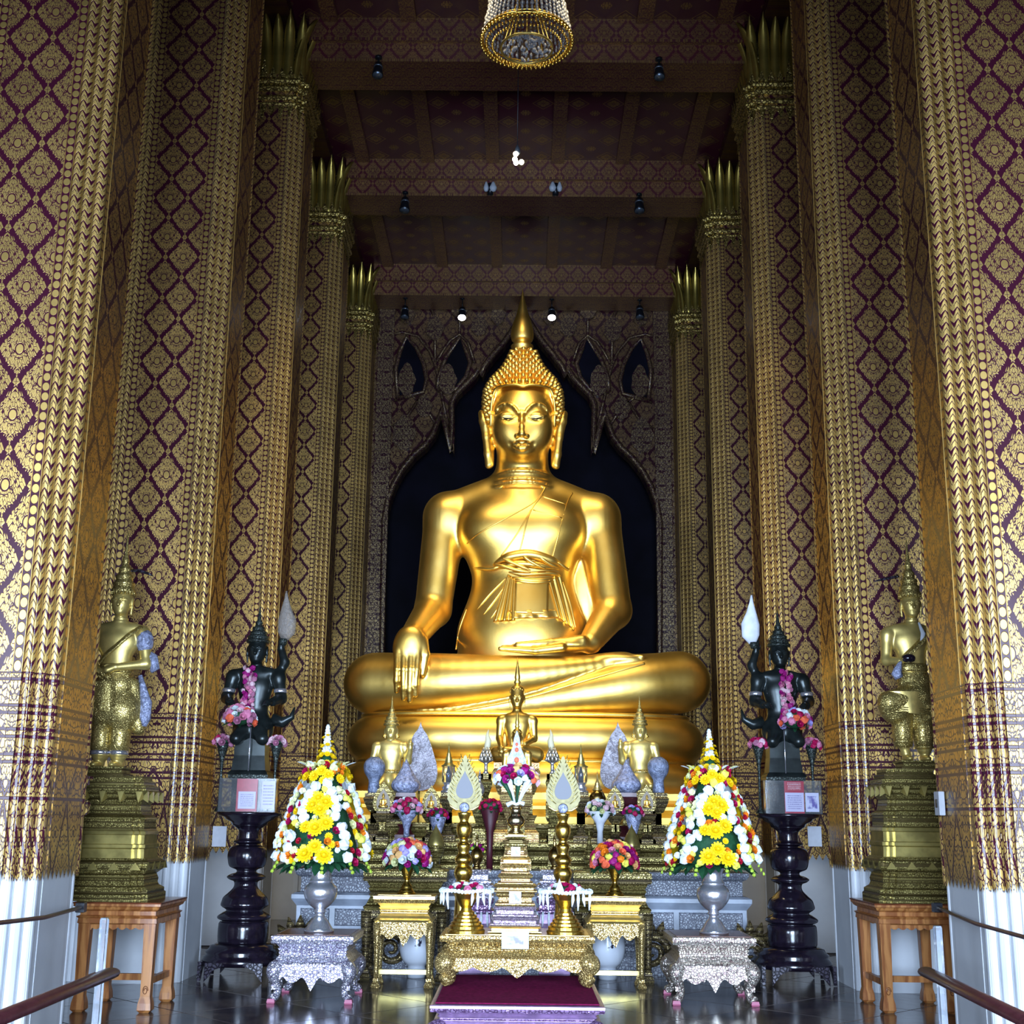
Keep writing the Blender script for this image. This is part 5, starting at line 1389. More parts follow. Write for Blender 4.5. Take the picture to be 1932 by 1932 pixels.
def donation_box(loc, lab, cards):
    t = empty('donation_box', loc, lab, 'box')
    w, d, h = .27, .055, .315
    for a, b_, c in ((-1, 0, 0), (1, 0, 0)): MB().box((a * w - .004, -d, 0), (a * w + .004, d, h)).put('side_pane', M_GLASS, t)
    MB().box((-w, -d - .004, 0), (w, -d, h)).put('front_pane', M_GLASS, t); MB().box((-w, d - .004, 0), (w, d, h)).put('back_pane', M_GLASS, t)
    MB().box((-w, -d, .0), (w, d, .012)).put('box_floor', M_DARKC, t)
    for (x0, x1, z0, z1, m, nm, yo) in cards: MB().box((x0, -d - .012 - yo, z0), (x1, -d - .008 - yo, z1)).put(nm, m, t)
    return t
donation_box((xl + .03, 12.80 - .29, 1.537), 'clear donation box with red notice card on the black pedestal', [(-.10, .10, .004, .31, M_REDCARD, 'red_notice', 0), (-.08, .085, .03, .19, M_PRINT, 'printed_sheet', .004), (.14, .27, .03, .29, M_PRINT, 'photo_card', .002)])
donation_box((xr + .0, 13.0 - .29, 1.577), 'clear donation box with wide printed notice below the white flame', [(-.09, .10, .004, .31, M_REDCARD, 'red_notice', 0), (-.08, .09, .22, .30, M_PRINT2, 'red_print', .003), (-.085, .095, .02, .20, M_PRINT, 'printed_sheet', .004), (.11, .24, .02, .20, M_PICT, 'photo_card', .002)])

# ================================================================ things on the altar table
def sq_tiers(name, loc, label, cat, tiers, group=None):
    "stack of square moulded tiers: (half width, z0, z1, material, part name)"
    t = empty(name, loc, label, cat, group)
    for hw, z0, z1, m, nm in tiers:
        h = z1 - z0
        MB().rect([(0, z0), (.012, z0 + .12*h), (.012, z0 + .22*h), (-.012, z0 + .32*h), (-.012, z0 + .62*h), (.004, z0 + .74*h), (.012, z0 + .86*h), (.0, z1)], hw - .012, hw - .012).put(nm, m, t)
    return t
M_VIOLGOLD = carved('violet_gold_carving', (.52, .44, .50), (.16, .09, .16), .6, .32, 80, .5, .006)
M_FINEGOLD = carved('fine_gold_carving', (.62, .47, .17), (.17, .09, .04), .75, .3, 80, .5, .006, 40)
YP = 10.22
def zt(v, Y, u=975): return at(u, v, Y).z
cpx = at(972, 1700, YP).x
ped = sq_tiers('tiered_pedestal', (cpx, YP, TT + .002), 'slender tiered gold pedestal in the middle of the altar table', 'pedestal',
    [(.200, 0, .05, M_GOLDPL, 'base'), (.185, .05, .11, M_VIOLGOLD, 'lotus_tier'), (.165, .11, .19, M_VIOLGOLD, 'tier'), (.150, .19, .29, M_FINEGOLD, 'tier'), (.165, .29, .345, M_FINEGOLD, 'tier'), (.135, .345, .42, M_FINEGOLD, 'tier'), (.110, .42, .50, M_FINEGOLD, 'tier'), (.115, .50, .545, M_GOLDPL, 'tier'), (.088, .545, .63, M_FINEGOLD, 'tier'), (.075, .63, .70, M_OLDG, 'tier'), (.085, .70, .725, M_GOLDPL, 'top_plate')])
for (z0, z1, hw, y) in ((.555, .625, .035, -.092), (.215, .30, .045, -.170)):
    MB().box((-hw, y - .006, z0), (hw, y, z1)).put('picture_tile', M_PICT, ped)
PT = TT + .002 + .725
ur = empty('brass_urn', (cpx, YP, PT + .001), 'small silver-brass urn on top of the tiered pedestal', 'urn')
MB().lathe(smooth_path([(.055, 0), (.06, .01), (.035, .03), (.055, .05), (.075, .08), (.072, .12), (.05, .15), (.045, .18), (.06, .20)], 3), 24).put('urn_body', plain('urn_brass', (.72, .60, .36), 1, .2), ur)
rnd = random.Random(21)
bq = empty('hand_bouquet', (cpx, YP, PT + .215), 'round bouquet of white and crimson roses tied with a white ribbon', 'flowers')
bouquet(bq, (0, 0, .19), .16, .11, 46, ['white', 'crimson', 'magenta', 'white', 'peach', 'lilac', 'blush', 'coral'], .034, rnd, leaves=0)
for i in range(9):
    a = 2 * PI * i / 9; MB().tube([(.012 * math.cos(a), .012 * math.sin(a), 0), (.06 * math.cos(a), .06 * math.sin(a), .10), (.12 * math.cos(a), .12 * math.sin(a), .20)], [.008, .012, .03], 6).put('stem', FM['green'] if i % 2 else M_WHITECLOTH, bq)
MB().tube([(-.07, -.02, .0), (-.03, -.03, .02), (0, -.035, .005), (.03, -.03, .02), (.06, -.02, .01)], [.022, .014, .012, .014, .020], 7).put('ribbon', M_WHITECLOTH, bq)
M_EMB = Mat('beaded_emblem', (.36, .40, .62), .2, .35); M_EMB.bump(M_EMB.voro(scale=90), .6, .006); M_EMB = M_EMB.m
em = empty('drop_emblem', (cpx, YP + .20, TT + .002), 'pale blue beaded teardrop emblem with red jewels above the bouquet', 'emblem')
MB().tube([(0, 0, 0), (0, 0, .75), (0, 0, 1.16)], .010, 6).put('stick', M_GOLDPL, em)
zE = zt(1452, YP + .2) - (TT + .002); hE = zt(1378, YP + .2) - zt(1452, YP + .2)
out = [(x * .078, zE + z * hE) for x, z in ((.15, -.02), (.75, .02), (1.0, .14), (.92, .28), (.66, .42), (.44, .55), (.36, .66), (.28, .80), (.10, .93), (0, 1.0))]
out = out + [(-x, z) for x, z in out[::-1][1:]]
MB().prism(out, .02).put('teardrop', M_EMB, em)
for z, r in ((.24, .020), (.50, .016), (.64, .012)): MB().ball((0, -.012, zE + z * hE), r, 10, 6, sc=(1, .4, 1.2)).put('jewel', FM['coral'], em)
# brass pedestal trays with garlands of white flowers
def phan(loc, label, lab2, seed, tag_):
    t = empty('pedestal_tray', loc, label, 'tray'); rnd = random.Random(seed)
    MB().lathe([(.140, 0), (.142, .02), (.130, .03), (.132, .05), (.115, .06), (.115, .075), (.098, .085), (.098, .10), (.08, .11), (.08, .125), (.062, .135), (.06, .15), (.045, .16), (.040, .18), (.050, .19), (.055, .20), (.085, .245), (.10, .28), (.14, .295), (.15, .30)], 40, smooth=False).put('tray_body', M_BRASS, t)
    g = empty('jasmine_garland', (loc[0], loc[1], loc[2] + .305), lab2, 'garland')
    for i in range(44):
        a = 2 * PI * i / 44; bloom(g, 'ruffle', 'white', Vector((.195 * math.cos(a), .15 * math.sin(a), .004 * math.sin(a * 5))), (math.cos(a), math.sin(a), .6), .017, rnd)
    for i, (x, y) in enumerate(((-.17, -.08), (-.14, -.11), (.05, -.15), (.09, -.14), (.13, -.12), (.18, -.06), (-.19, .0))):
        MB().tube([(x, y, 0), (x, y - .015, -.05), (x + .01 * math.sin(i * 2), y - .015, -.10 - .03 * (i % 2))], [.008, .013, .004], 7).put('tassel', FM['white'], g)
    bouquet(g, (.0, .0, .01), .12, .035, 16, ['crimson', 'white', 'pink'], .028, rnd, leaves=4)
    if tag_:
        MB().prism([(-.03, 0), (.035, .0), (.0, .09)], .012, 'y', (-.05, -.13, .01)).put('paper_cone', M_PAPER, g)
    return t
pxs = (at(879, 1762, 10.02).x, at(1067, 1762, 10.02).x)
phan((pxs[0], 10.04, TT + .002), 'brass pedestal tray with jasmine garland, without a paper cone', 'jasmine garland with white tassels lying on a brass tray', 31, False)
phan((pxs[1], 10.04, TT + .002), 'brass pedestal tray with jasmine garland and paper cone', 'jasmine garland with a folded paper cone on a brass tray', 32, True)
# gold turned posts carrying leaf-shaped fans
M_LEAFG = plain('fan_gold', (.26, .22, .10), .25, .5, .3, .15, 30)
def leaf_fan(loc, label):
    t = empty('leaf_fan', loc, label, 'ornament')
    MB().lathe(smooth_path([(.085, 0), (.09, .015), (.07, .03), (.058, .30), (.062, .34), (.05, .36), (.062, .38), (.075, .42), (.06, .46), (.045, .475), (.06, .49), (.072, .52), (.055, .55), (.042, .565), (.05, .60), (.055, .63), (.035, .65), (.035, .68), (.048, .69), (.062, .74), (.058, .78), (.04, .80), (.034, .82), (.05, .86), (.052, .88), (.03, .885)], 2), 28).put('turned_post', M_BRASS, t)
    z0 = .905; h = .43
    def drop(s, inset): return [(x * .135 * s, z0 + inset + z * h * s) for x, z in ((.2, 0), (.6, .03), (.92, .14), (1.0, .27), (.93, .40), (.74, .56), (.50, .70), (.26, .83), (.10, .93), (0, 1.0))]
    o = drop(1, 0); 
    ser = []
    for i, (x, z) in enumerate(smooth_path(o, 3)): ser.append((x + (.006 if i % 2 else 0), z))
    full = ser + [(-x, z) for x, z in ser[::-1][1:]]
    lf_ = MB().prism(full, .02).put('leaf_blade', M_LEAFG, t)
    for s, ins, m, nm, y in ((.62, .06, M_LEAFG, 'leaf_border', -.014), (.50, .085, plain('leaf_silver', (.22, .22, .24), 0, .6, .15), 'leaf_centre', -.020)):
        d = [(x, z) for x, z in smooth_path(drop(s, ins), 3)]; d = d + [(-x, z) for x, z in d[::-1][1:]]
        MB().prism(d, .014, 'y', (0, y, 0)).put(nm, m, lf_)
    mb = MB()
    for sgn in (-1, 1):
        for i in range(11):
            zc = z0 + .05 + i * .032; w = .125 * (1 - (i / 12.5) ** 1.6)
            mb.tube([(sgn * w * .45, -.012, zc), (sgn * w * .75, -.013, zc + .03), (sgn * w * .97, -.012, zc + .065)], [.004, .0045, .002], 5)
    k_ = mb.put('leaf_veins', M_OLDGP, lf_); k_['kind'] = 'stuff'
    MB().lathe([(.030, -.02), (.040, -.005), (.030, .01)], 20).put('glass_rosette', M_WRAP, t, (0, -.018, z0 + .015), (PI / 2, 0, 0))
    for s in (-1, 1): MB().tube([(s * .02, 0, z0 - .005), (s * .07, 0, z0 + .0), (s * .11, 0, z0 + .025), (s * .125, 0, z0 + .05)], [.010, .012, .009, .002], 7).put('curled_leaf', M_GOLDPL, t)
    return t
YF = 10.42
leaf_fan((at(873, 1690, YF).x, YF, TT + .002), 'gold leaf-shaped fan on a turned post behind the tray without paper cone')
leaf_fan((at(1062, 1690, YF).x, YF, TT + .002), 'gold leaf-shaped fan on a turned post behind the tray with paper cone')
# framed card at the table edge
cd = empty('framed_card', (at(972, 1775, 9.84).x, 9.838, TT - .092), 'small white framed violet picture card on the altar table edge', 'card')
MB().box((-.100, -.006, 0), (.100, .004, .125)).put('card_frame', M_PAPER, cd); MB().box((-.085, -.009, .018), (.085, -.006, .105)).put('card_picture', M_PICT, cd)

# ================================================================ small golden Buddhas in the middle
q_k = .0060
f = SDF((-.36, -.34, -.01), (.36, .20, 1.06), .0085)
def E_(c, r, k=.05): f.ell(c, r, k)
E_((0, 0, .10), (.30, .16, .10)); f.chain([(-.24, -.06, .10), (-.05, -.20, .09), (.14, -.22, .07)], [.10, .075, .045], .03); f.chain([(.24, -.06, .10), (.05, -.18, .14), (-.14, -.20, .15)], [.10, .07, .04], .03)
E_((0, 0, .26), (.135, .10, .16)); E_((0, 0, .46), (.165, .10, .17), .08); E_((0, .01, .56), (.20, .075, .06))
for s in (-1, 1):
    E_((s * .195, .01, .52), (.062, .06, .07), .03); f.cap((s * .20, .01, .51), (s * .215, 0, .30), .055, .045, .03)
f.cap((-.215, 0, .30), (-.19, -.17, .18), .045, .034, .02); hand_sdf(f, (-.19, -.18, .18), (0, -.25, -1), .12, (0, -1, 0))
f.cap((.215, 0, .30), (.10, -.15, .225), .045, .033, .02); hand_sdf(f, (.10, -.155, .225), (-1, -.1, 0), .13)
f.cap((0, 0, .58), (0, 0, .67), .062, .052, .03); head_sdf(f, (0, -.01, .79), .25)
f.ell((0, .01, .90), (.085, .085, .07), .03); f.cap((0, .01, .92), (0, .01, 1.0), .045, .02, .02)
ME_SB = f.build('body', M_BUD, 2)
def small_buddha(loc, sc, label, cat='statue'):
    t = empty('small_buddha', loc, label, cat)
    put('body', ME_SB, t, scale=(sc,) * 3)
    c = MB()
    for i in range(70):
        zz = 1 - (i + .5) / 95; a = 2.4 * i; r = math.sqrt(max(0, 1 - zz * zz)); p = (r * math.cos(a) * .098, r * math.sin(a) * .105, zz * .115)
        if p[1] < -.02 and zz < .55: continue
        c.add([(p[0] + x * .012, .01 + p[1] + y * .012, .835 + p[2] + z * .012) for x, y, z in ico_v], ico_f, 0, True)
    o = c.put('hair_curls', M_BUD, t); o.scale = (sc,) * 3; o['kind'] = 'stuff'
    o = MB().lathe([(.03, .97), (.045, 1.0), (.03, 1.03), (.038, 1.06), (.028, 1.12), (.014, 1.22), (.002, 1.32)], 16, (0, .01, 0)).put('finial', M_BUD, t); o.scale = (sc,) * 3
    return t
def lotus_base(name, loc, h, hx, hy, label, mat=None, cat='pedestal'):
    t = empty(name, loc, label, cat); mat = mat or M_FINEGOLD
    MB().rect([(0, 0), (0, .12*h), (-.03, .16*h), (-.05, .26*h), (-.02, .34*h)], hx, hy, notch=.03).put('base', mat, t)
    MB().rect([(-.05, .30*h), (-.07, .36*h), (-.07, .58*h), (-.05, .64*h)], hx, hy, notch=.03).put('waist', M_OLDG, t)
    MB().rect([(-.05, .60*h), (-.03, .66*h), (.0, .78*h), (.015, .88*h), (.0, .92*h), (.0, h)], hx, hy, notch=.03).put('lotus_top', mat, t)
    return t
YB = 14.42
z1 = zt(1440, YB); xb = at(975, 1400, YB).x
lotus_base('buddha_pedestal', (xb, YB, 1.252), z1 - 1.252, .25, .22, 'carved gold pedestal of the taller small Buddha at the altar centre')
small_buddha((xb, YB, z1 + .003), (zt(1240, YB) - z1) / 1.32, 'small golden Buddha with tall spire seated before the great statue')
YB2 = 13.80
z2 = zt(1482, YB2); xb2 = at(975, 1450, YB2).x
lotus_base('buddha_pedestal', (xb2, YB2, .987), z2 - .987, .16, .16, 'carved gold pedestal hidden behind the rose bouquet and leaf fans')
small_buddha((xb2, YB2, z2 + .003), (zt(1352, YB2) - z2) / 1.32 * 1.12, 'small golden Buddha whose head is behind the blue teardrop emblem')

# ================================================================ attendants and offerings on the gilded steps
Y3 = 15.05; T3 = 1.447
def block(u, Y, tz, zb, hw, label, mat=M_GRIME, name='offering_stand', hy=None):
    return lotus_base(name, (at(u, 1500, Y).x, Y, tz + .002), zb - tz - .002, hw, hy or hw, label, mat, 'stand')
def attendant(u, s, label, Y=Y3):
    k = .0062; zb = zt(1492, Y, u); x0 = at(u, 1450, Y).x
    t = empty('attendant_statue', (x0, Y, zb + .002), label, 'statue', 'gold attendants with wrapped fans')
    def L(x, y, z): return (s * x * k, y * k, z * k)
    f = SDF((-50 * k, -45 * k, -1 * k), (55 * k, 35 * k, 140 * k), .0085)
    def E_(c, r, kk=6): f.ell(L(*c), [q_ * k for q_ in r], kk * k)
    def C_(a, b_, ra, rb, kk=5): f.cap(L(*a), L(*b_), ra * k, rb * k, kk * k)
    E_((0, 0, 18), (26, 18, 24)); E_((0, 0, 42), (21, 14, 22)); E_((0, 0, 70), (23, 13, 24), 8); E_((0, 1, 84), (27, 10, 9))
    C_((-10, -8, 18), (-17, -22, 8), 11, 8); C_((10, -8, 18), (17, -22, 8), 11, 8)
    for x in (-1, 1): E_((x * 26, 1, 80), (8, 8, 10), 4)
    C_((-27, 1, 80), (-33, -3, 52), 8, 6.5); C_((-33, -3, 52), (-26, -20, 38), 6.5, 5); hand_sdf(f, L(-25, -21, 37), (s * .5, -.7, -.3), 17 * k)
    C_((27, 1, 80), (33, -2, 54), 8, 6.5); C_((33, -2, 54), (38, -14, 78), 6.5, 5); hand_sdf(f, L(38, -15, 79), (.0, -.2, 1), 17 * k, (0, -1, 0))
    f.cap(L(0, 0, 86), L(0, 0, 98), 8 * k, 7 * k, 3 * k); head_sdf(f, L(0, -1, 110), 32 * k)
    put('body', f.build('body', M_FIGG, 2), t); crown(t, M_FIGC, L(0, 0, 120), 14 * k, 56 * k)
    MB().lathe([(21 * k, 30 * k), (23 * k, 33 * k), (22 * k, 38 * k)], 20, L(0, 0, 0), ey=.7).put('belt', M_FIGC, t)
    for x in (-1, 1): MB().tube([L(x * 12.5, 0, 104), L(x * 14.5, -1, 98)], [1.5 * k, 2.6 * k], 6).put('earring', M_BRASS, t)
    MB().rect([(2 * k, -14 * k), (2 * k, -6 * k), (0, -4 * k), (0, 0)], 30 * k, 24 * k).put('seat', M_OLDG, t)
    return t, x0, zb
def cone_bundle(u, vb, vt, hw, Y, label, name, mat, cat='offering', prof=None, part='wrapping'):
    zb, z_t = zt(vb, Y, u), zt(vt, Y, u); h = z_t - zb; r = hw * Y / 2400
    t = empty(name, (at(u, (vb + vt) / 2, Y).x, Y, zb), label, cat)
    prof = prof or ((.55, 0), (.85, .08), (1.0, .20), (.95, .32), (.70, .46), (.42, .66), (.16, .88), (.02, 1.0))
    MB().lathe([(a * r, b_ * h) for a, b_ in smooth_path(list(prof), 3)], 18).put(part, mat, t)
    return t, zb
for s, ua, uf, ub, ug, lab in ((1, 736, 792, 766, 706, 'gilded step, clear of the small pagoda'), (-1, 1208, 1166, 1182, 1242, 'gilded step by the small pagoda')):
    side = 'under the reaching hand of the great statue' if s > 0 else 'beside the small pagoda'
    block(ua, Y3, T3, zt(1492, Y3, ua) - 14 * .0062, .22, 'gold stand, attendant ' + side)
    attendant(ua, s, 'gold crowned attendant statue raising one hand ' + side)
    # tall leaf fan wrapped in plastic
    Yf = Y3 + .24; zb = zt(1492, Yf, uf)
    wf_ = empty('wrapped_fan', (at(uf, 1440, Yf).x, Yf, zb), 'leaf fan in clouded plastic, attendant ' + side, 'fan')
    hw = 33 * .0063; hh = zt(1362, Yf, uf) - zb
    o = [(x * hw, z * hh) for x, z in ((.2, 0), (.75, .06), (1.0, .20), (.98, .36), (.80, .52), (.62, .66), (.40, .80), (.18, .88), (.05, .95), (0, 1.0))]; o = smooth_path(o, 3)
    MB().prism(o + [(-x, z) for x, z in o[::-1][1:]], .05).put('fan_blade', plain('clouded_plastic', (.24, .22, .26), .1, .3, .5, .3, 14, .8, 26, .02), wf_)
    MB().tube([(0, 0, 0), (0, 0, T3 - zb + .002)], .014, 6).put('fan_stick', M_OLDGP, wf_)
    c, zb = cone_bundle(ub, 1496, 1432, 27, Y3 - .38, 'pale plastic-wrapped pot at the attendant ' + side, 'wrapped_pot', M_WRAP)
    block(ub, Y3 - .38, 1.252 if Y3 - .38 < 14.8 else T3, zb, .11, 'dark red stand, wrapped pot ' + side, plain('dark_red_lacquer', (.055, .008, .012), .1, .25))
    c, zb = cone_bundle(ug, 1496, 1428, 20, 14.62, 'blue-grey wrapped figurine, attendant ' + side, 'wrapped_figurine', plain('blue_grey_plastic', (.22, .25, .36), .1, .3, .5, .4, 22, .8, 40, .02), prof=((.5, 0), (.55, .1), (.5, .35), (.9, .55), (1.0, .75), (.8, .9), (.35, 1.0)))
    block(ug, 14.62, 1.252, zb, .10, 'small gold stand, blue-grey figurine ' + side)
# glass spire towers
def spire_tower(u, vb, vt, Y, label, tz):
    zb, z_t = zt(vb, Y, u), zt(vt, Y, u); h = z_t - zb; r = .075
    t = empty('glass_spire', (at(u, 1470, Y).x, Y, zb), label, 'ornament')
    MB().lathe([(a * r, b_ * h) for a, b_ in ((1.1, 0), (1.1, .03), (.8, .05), (.95, .09), (.6, .14), (.9, .20))], 18).put('base', M_SILVP, t)
    MB().lathe([(a * r, b_ * h) for a, b_ in ((.85, .20), (.95, .22), (.95, .50), (.85, .52))], 16).put('glass_drum', M_GLASS, t)
    MB().lathe([(.3 * r, .20 * h), (.35 * r, .35 * h), (.1 * r, .5 * h)], 10).put('relic', plain('blue_glass', (.04, .10, .45), .1, .2) , t)
    MB().lathe([(a * r, b_ * h) for a, b_ in ((1.05, .51), (1.1, .53), (.7, .56), (.55, .60), (.62, .61), (.45, .66), (.5, .67), (.3, .73), (.34, .74), (.2, .80), (.08, .92), (.01, 1.0))], 18).put('spire', M_OLDGP, t)
    for k in range(4): MB().tube([(.95 * r * math.cos(PI / 4 + k * PI / 2), .95 * r * math.sin(PI / 4 + k * PI / 2), .2 * h), (.95 * r * math.cos(PI / 4 + k * PI / 2), .95 * r * math.sin(PI / 4 + k * PI / 2), .52 * h)], .008, 6).put('corner_post', M_OLDGP, t)
    block(u, Y, tz, zb, .085, label.replace('glass spire tower with gilt tip', 'tiered dark gold spire stand'))
    return t
spire_tower(846, 1495, 1400, 14.5, 'glass spire tower with gilt tip beside the leaf fan without paper cone', 1.252)
spire_tower(1096, 1495, 1403, 14.5, 'glass spire tower with gilt tip near the small pagoda', 1.252)
# small pagoda
Yq = 14.52; zb = zt(1520, Yq, 1127); hq = zt(1452, Yq, 1127) - zb
pg = empty('small_pagoda', (at(1127, 1500, Yq).x, Yq, zb), 'small bell-shaped gold pagoda behind a white bouquet', 'pagoda')
MB().lathe([(.105 * a, b_ * hq) for a, b_ in ((1.2, 0), (1.2, .05), (1.0, .08), (1.05, .12), (.9, .16), (.95, .20), (.70, .34), (.50, .42))], 20).put('bell', M_BRASSD, pg)
MB().lathe([(.105 * a, b_ * hq) for a, b_ in ((.5, .42), (.55, .45), (.35, .50), (.40, .52), (.25, .58), (.28, .60), (.15, .68), (.05, .85), (.01, 1.0))], 14).put('spire', M_GOLDPL, pg)
block(1127, Yq, 1.252, zb, .09, 'dull gold stand under the small pagoda')
# silver lotus lamps with cloth flames, silver gourds
for u, s, lab in ((917, 1, 'without'), (1042, -1, 'with')):
    Yl = 14.22; zb = zt(1460, Yl, u)
    t = empty('lotus_lamp', (at(u, 1440, Yl).x, Yl, zb), 'silver lotus ornament with a pale flame, behind the leaf fan %s paper cone below' % lab, 'ornament')
    MB().lathe([(.035, 0), (.02, .03), (.018, .10), (.03, .12), (.02, .14)], 12).put('stem', M_SILVP, t)
    mb = MB()
    for ring, (n, r, z) in enumerate(((8, .055, .15), (8, .05, .19), (6, .035, .22))):
        for i in range(n):
            a = 2 * PI * i / n + ring * .4; mb.tube([(r * .3 * math.cos(a), r * .3 * math.sin(a), z - .03), (r * 1.2 * math.cos(a), r * 1.2 * math.sin(a), z), (r * .9 * math.cos(a), r * .9 * math.sin(a), z + .07)], [.01, .022, .003], 6)
    o = mb.put('lotus_petals', plain('silver_brass', (.55, .50, .42), .8, .3), t); o['kind'] = 'stuff'
    MB().tube([(0, 0, .24), (s * .012, 0, .30), (s * .02, 0, .36), (s * .01, 0, .42), (s * .022, 0, .48)], [.02, .035, .036, .02, .003], 9, flat=.5).put('cloth_flame', plain('cream_cloth', (.62, .55, .36), 0, .5), t)
    lotus_base('lamp_stand', (at(u, 1440, Yl).x, Yl, 1.252), zb - 1.252, .06, .06, 'slim gold stand under the lotus ornament of the fan %s cone' % lab, M_OLDG, 'stand')
    Yg = 13.93; ug = 905 if s > 0 else 1046
    zb = zt(1510, Yg, ug); hg = zt(1452, Yg, ug) - zb
    t = empty('silver_gourd', (at(ug, 1480, Yg).x, Yg, zb), 'silver gourd bottle near the leaf fan of the tray %s cone' % lab, 'bottle')
    MB().lathe([(.055 * a, b_ * hg) for a, b_ in smooth_path([(.6, 0), (.7, .04), (.5, .10), (.95, .25), (1.0, .36), (.7, .50), (.3, .60), (.25, .70), (.4, .76), (.2, .84), (.08, 1.0)], 3)], 18).put('bottle_body', M_SILVP, t)
    lotus_base('gourd_stand', (at(ug, 1480, Yg).x, Yg, .987), zb - .987, .065, .065, 'slim gold stand under the silver gourd of the tray %s cone' % lab, M_OLDG, 'stand')
# wrapped bouquets on the lower step
def posy(u, v, Y, tz, rx, cols, label, wrapm, seed, n=26):
    rnd = random.Random(seed); z = zt(v, Y, u)
    t = empty('wrapped_posy', (at(u, v, Y).x, Y, tz + .003), label, 'flowers')
    h = z - tz - .003
    bouquet(t, (0, 0, h), rx, rx * .75, n, cols, rx * .26, rnd, leaves=8)
    MB().lathe([(.035, 0), (.03, h * .35), (rx * .35, h * .62), (rx * .95, h * .98), (rx * .90, h * .99)], 14).put('paper_wrap', wrapm, t)
    return t
posy(768, 1528, 14.2, 1.252, .15, ['lilac', 'pink', 'blush', 'crimson', 'white'], 'posy of lilac and pink flowers in blue-grey paper', M_WRAP, 41)
posy(1132, 1530, 14.16, 1.252, .14, ['white', 'blush', 'white', 'cream'], 'posy of white flowers in white paper with ribbon', M_WHITECLOTH, 42)
posy(826, 1540, 13.80, .987, .10, ['crimson', 'red', 'magenta', 'lilac'], 'small dark red posy left of the gold fan stands', M_WRAP, 43, 18) if False else posy(826, 1540, 13.80, .987, .10, ['crimson', 'red', 'magenta', 'lilac'], 'small dark red posy behind a rose dome of purple', M_WRAP, 43, 18)
posy(925, 1525, 13.62, .987, .11, ['crimson', 'red', 'crimson'], 'crimson posy beside the brass urn', plain('dark_crimson_paper', (.06, .006, .014), 0, .5), 44, 20)
posy(1195, 1535, 13.80, .987, .10, ['crimson', 'magenta', 'lilac', 'pink'], 'small crimson and lilac posy behind the orange rose dome', M_WRAP, 45, 18)
posy(898, 1605, 13.64, .987, .085, ['crimson', 'magenta', 'lime', 'lemon'], 'low posy of crimson and lime flowers behind a gold post', M_WHITECLOTH, 46, 16)
# arched votive frames
def votive(u, v0, v1, Y, tz, label):
    zb, z_t = zt(v0, Y, u), zt(v1, Y, u); h = z_t - zb; w = h * .36
    t = empty('votive_frame', (at(u, (v0 + v1) / 2, Y).x, Y, zb), label, 'icon', 'arched votive frames on the gilded steps')
    o = smooth_path([(w * x, h * z) for x, z in ((.8, 0), (1.0, .2), (.95, .45), (.6, .72), (.2, .9), (0, 1))], 3)
    MB().prism(o + [(-x, z) for x, z in o[::-1][1:]], .04).put('arch', M_OLDG, t)
    o2 = [(x * .66, h * .08 + z * .68) for x, z in o]; MB().prism(o2 + [(-x, z) for x, z in o2[::-1][1:]], .02, 'y', (0, -.022, 0)).put('niche', plain('votive_dark', (.05, .035, .02), .5, .3), t)
    put('figure', ME_SB, t, (0, -.035, h * .10), scale=(h * .50,) * 3)
    block(u, Y, tz, zb, max(.07, w * .9), 'gold block ' + label.split('frame ')[1], hy=.06)
votive(724, 1530, 1475, 14.35, 1.252, 'arched gold votive frame below the attendant at the lilac posy')
votive(814, 1530, 1482, 14.35, 1.252, 'arched gold votive frame between lilac posy and glass spire')
votive(1160, 1530, 1482, 14.35, 1.252, 'arched gold votive frame next to the white posy')
votive(1220, 1530, 1480, 14.35, 1.252, 'arched gold votive frame below the attendant at the crimson and lilac posy')
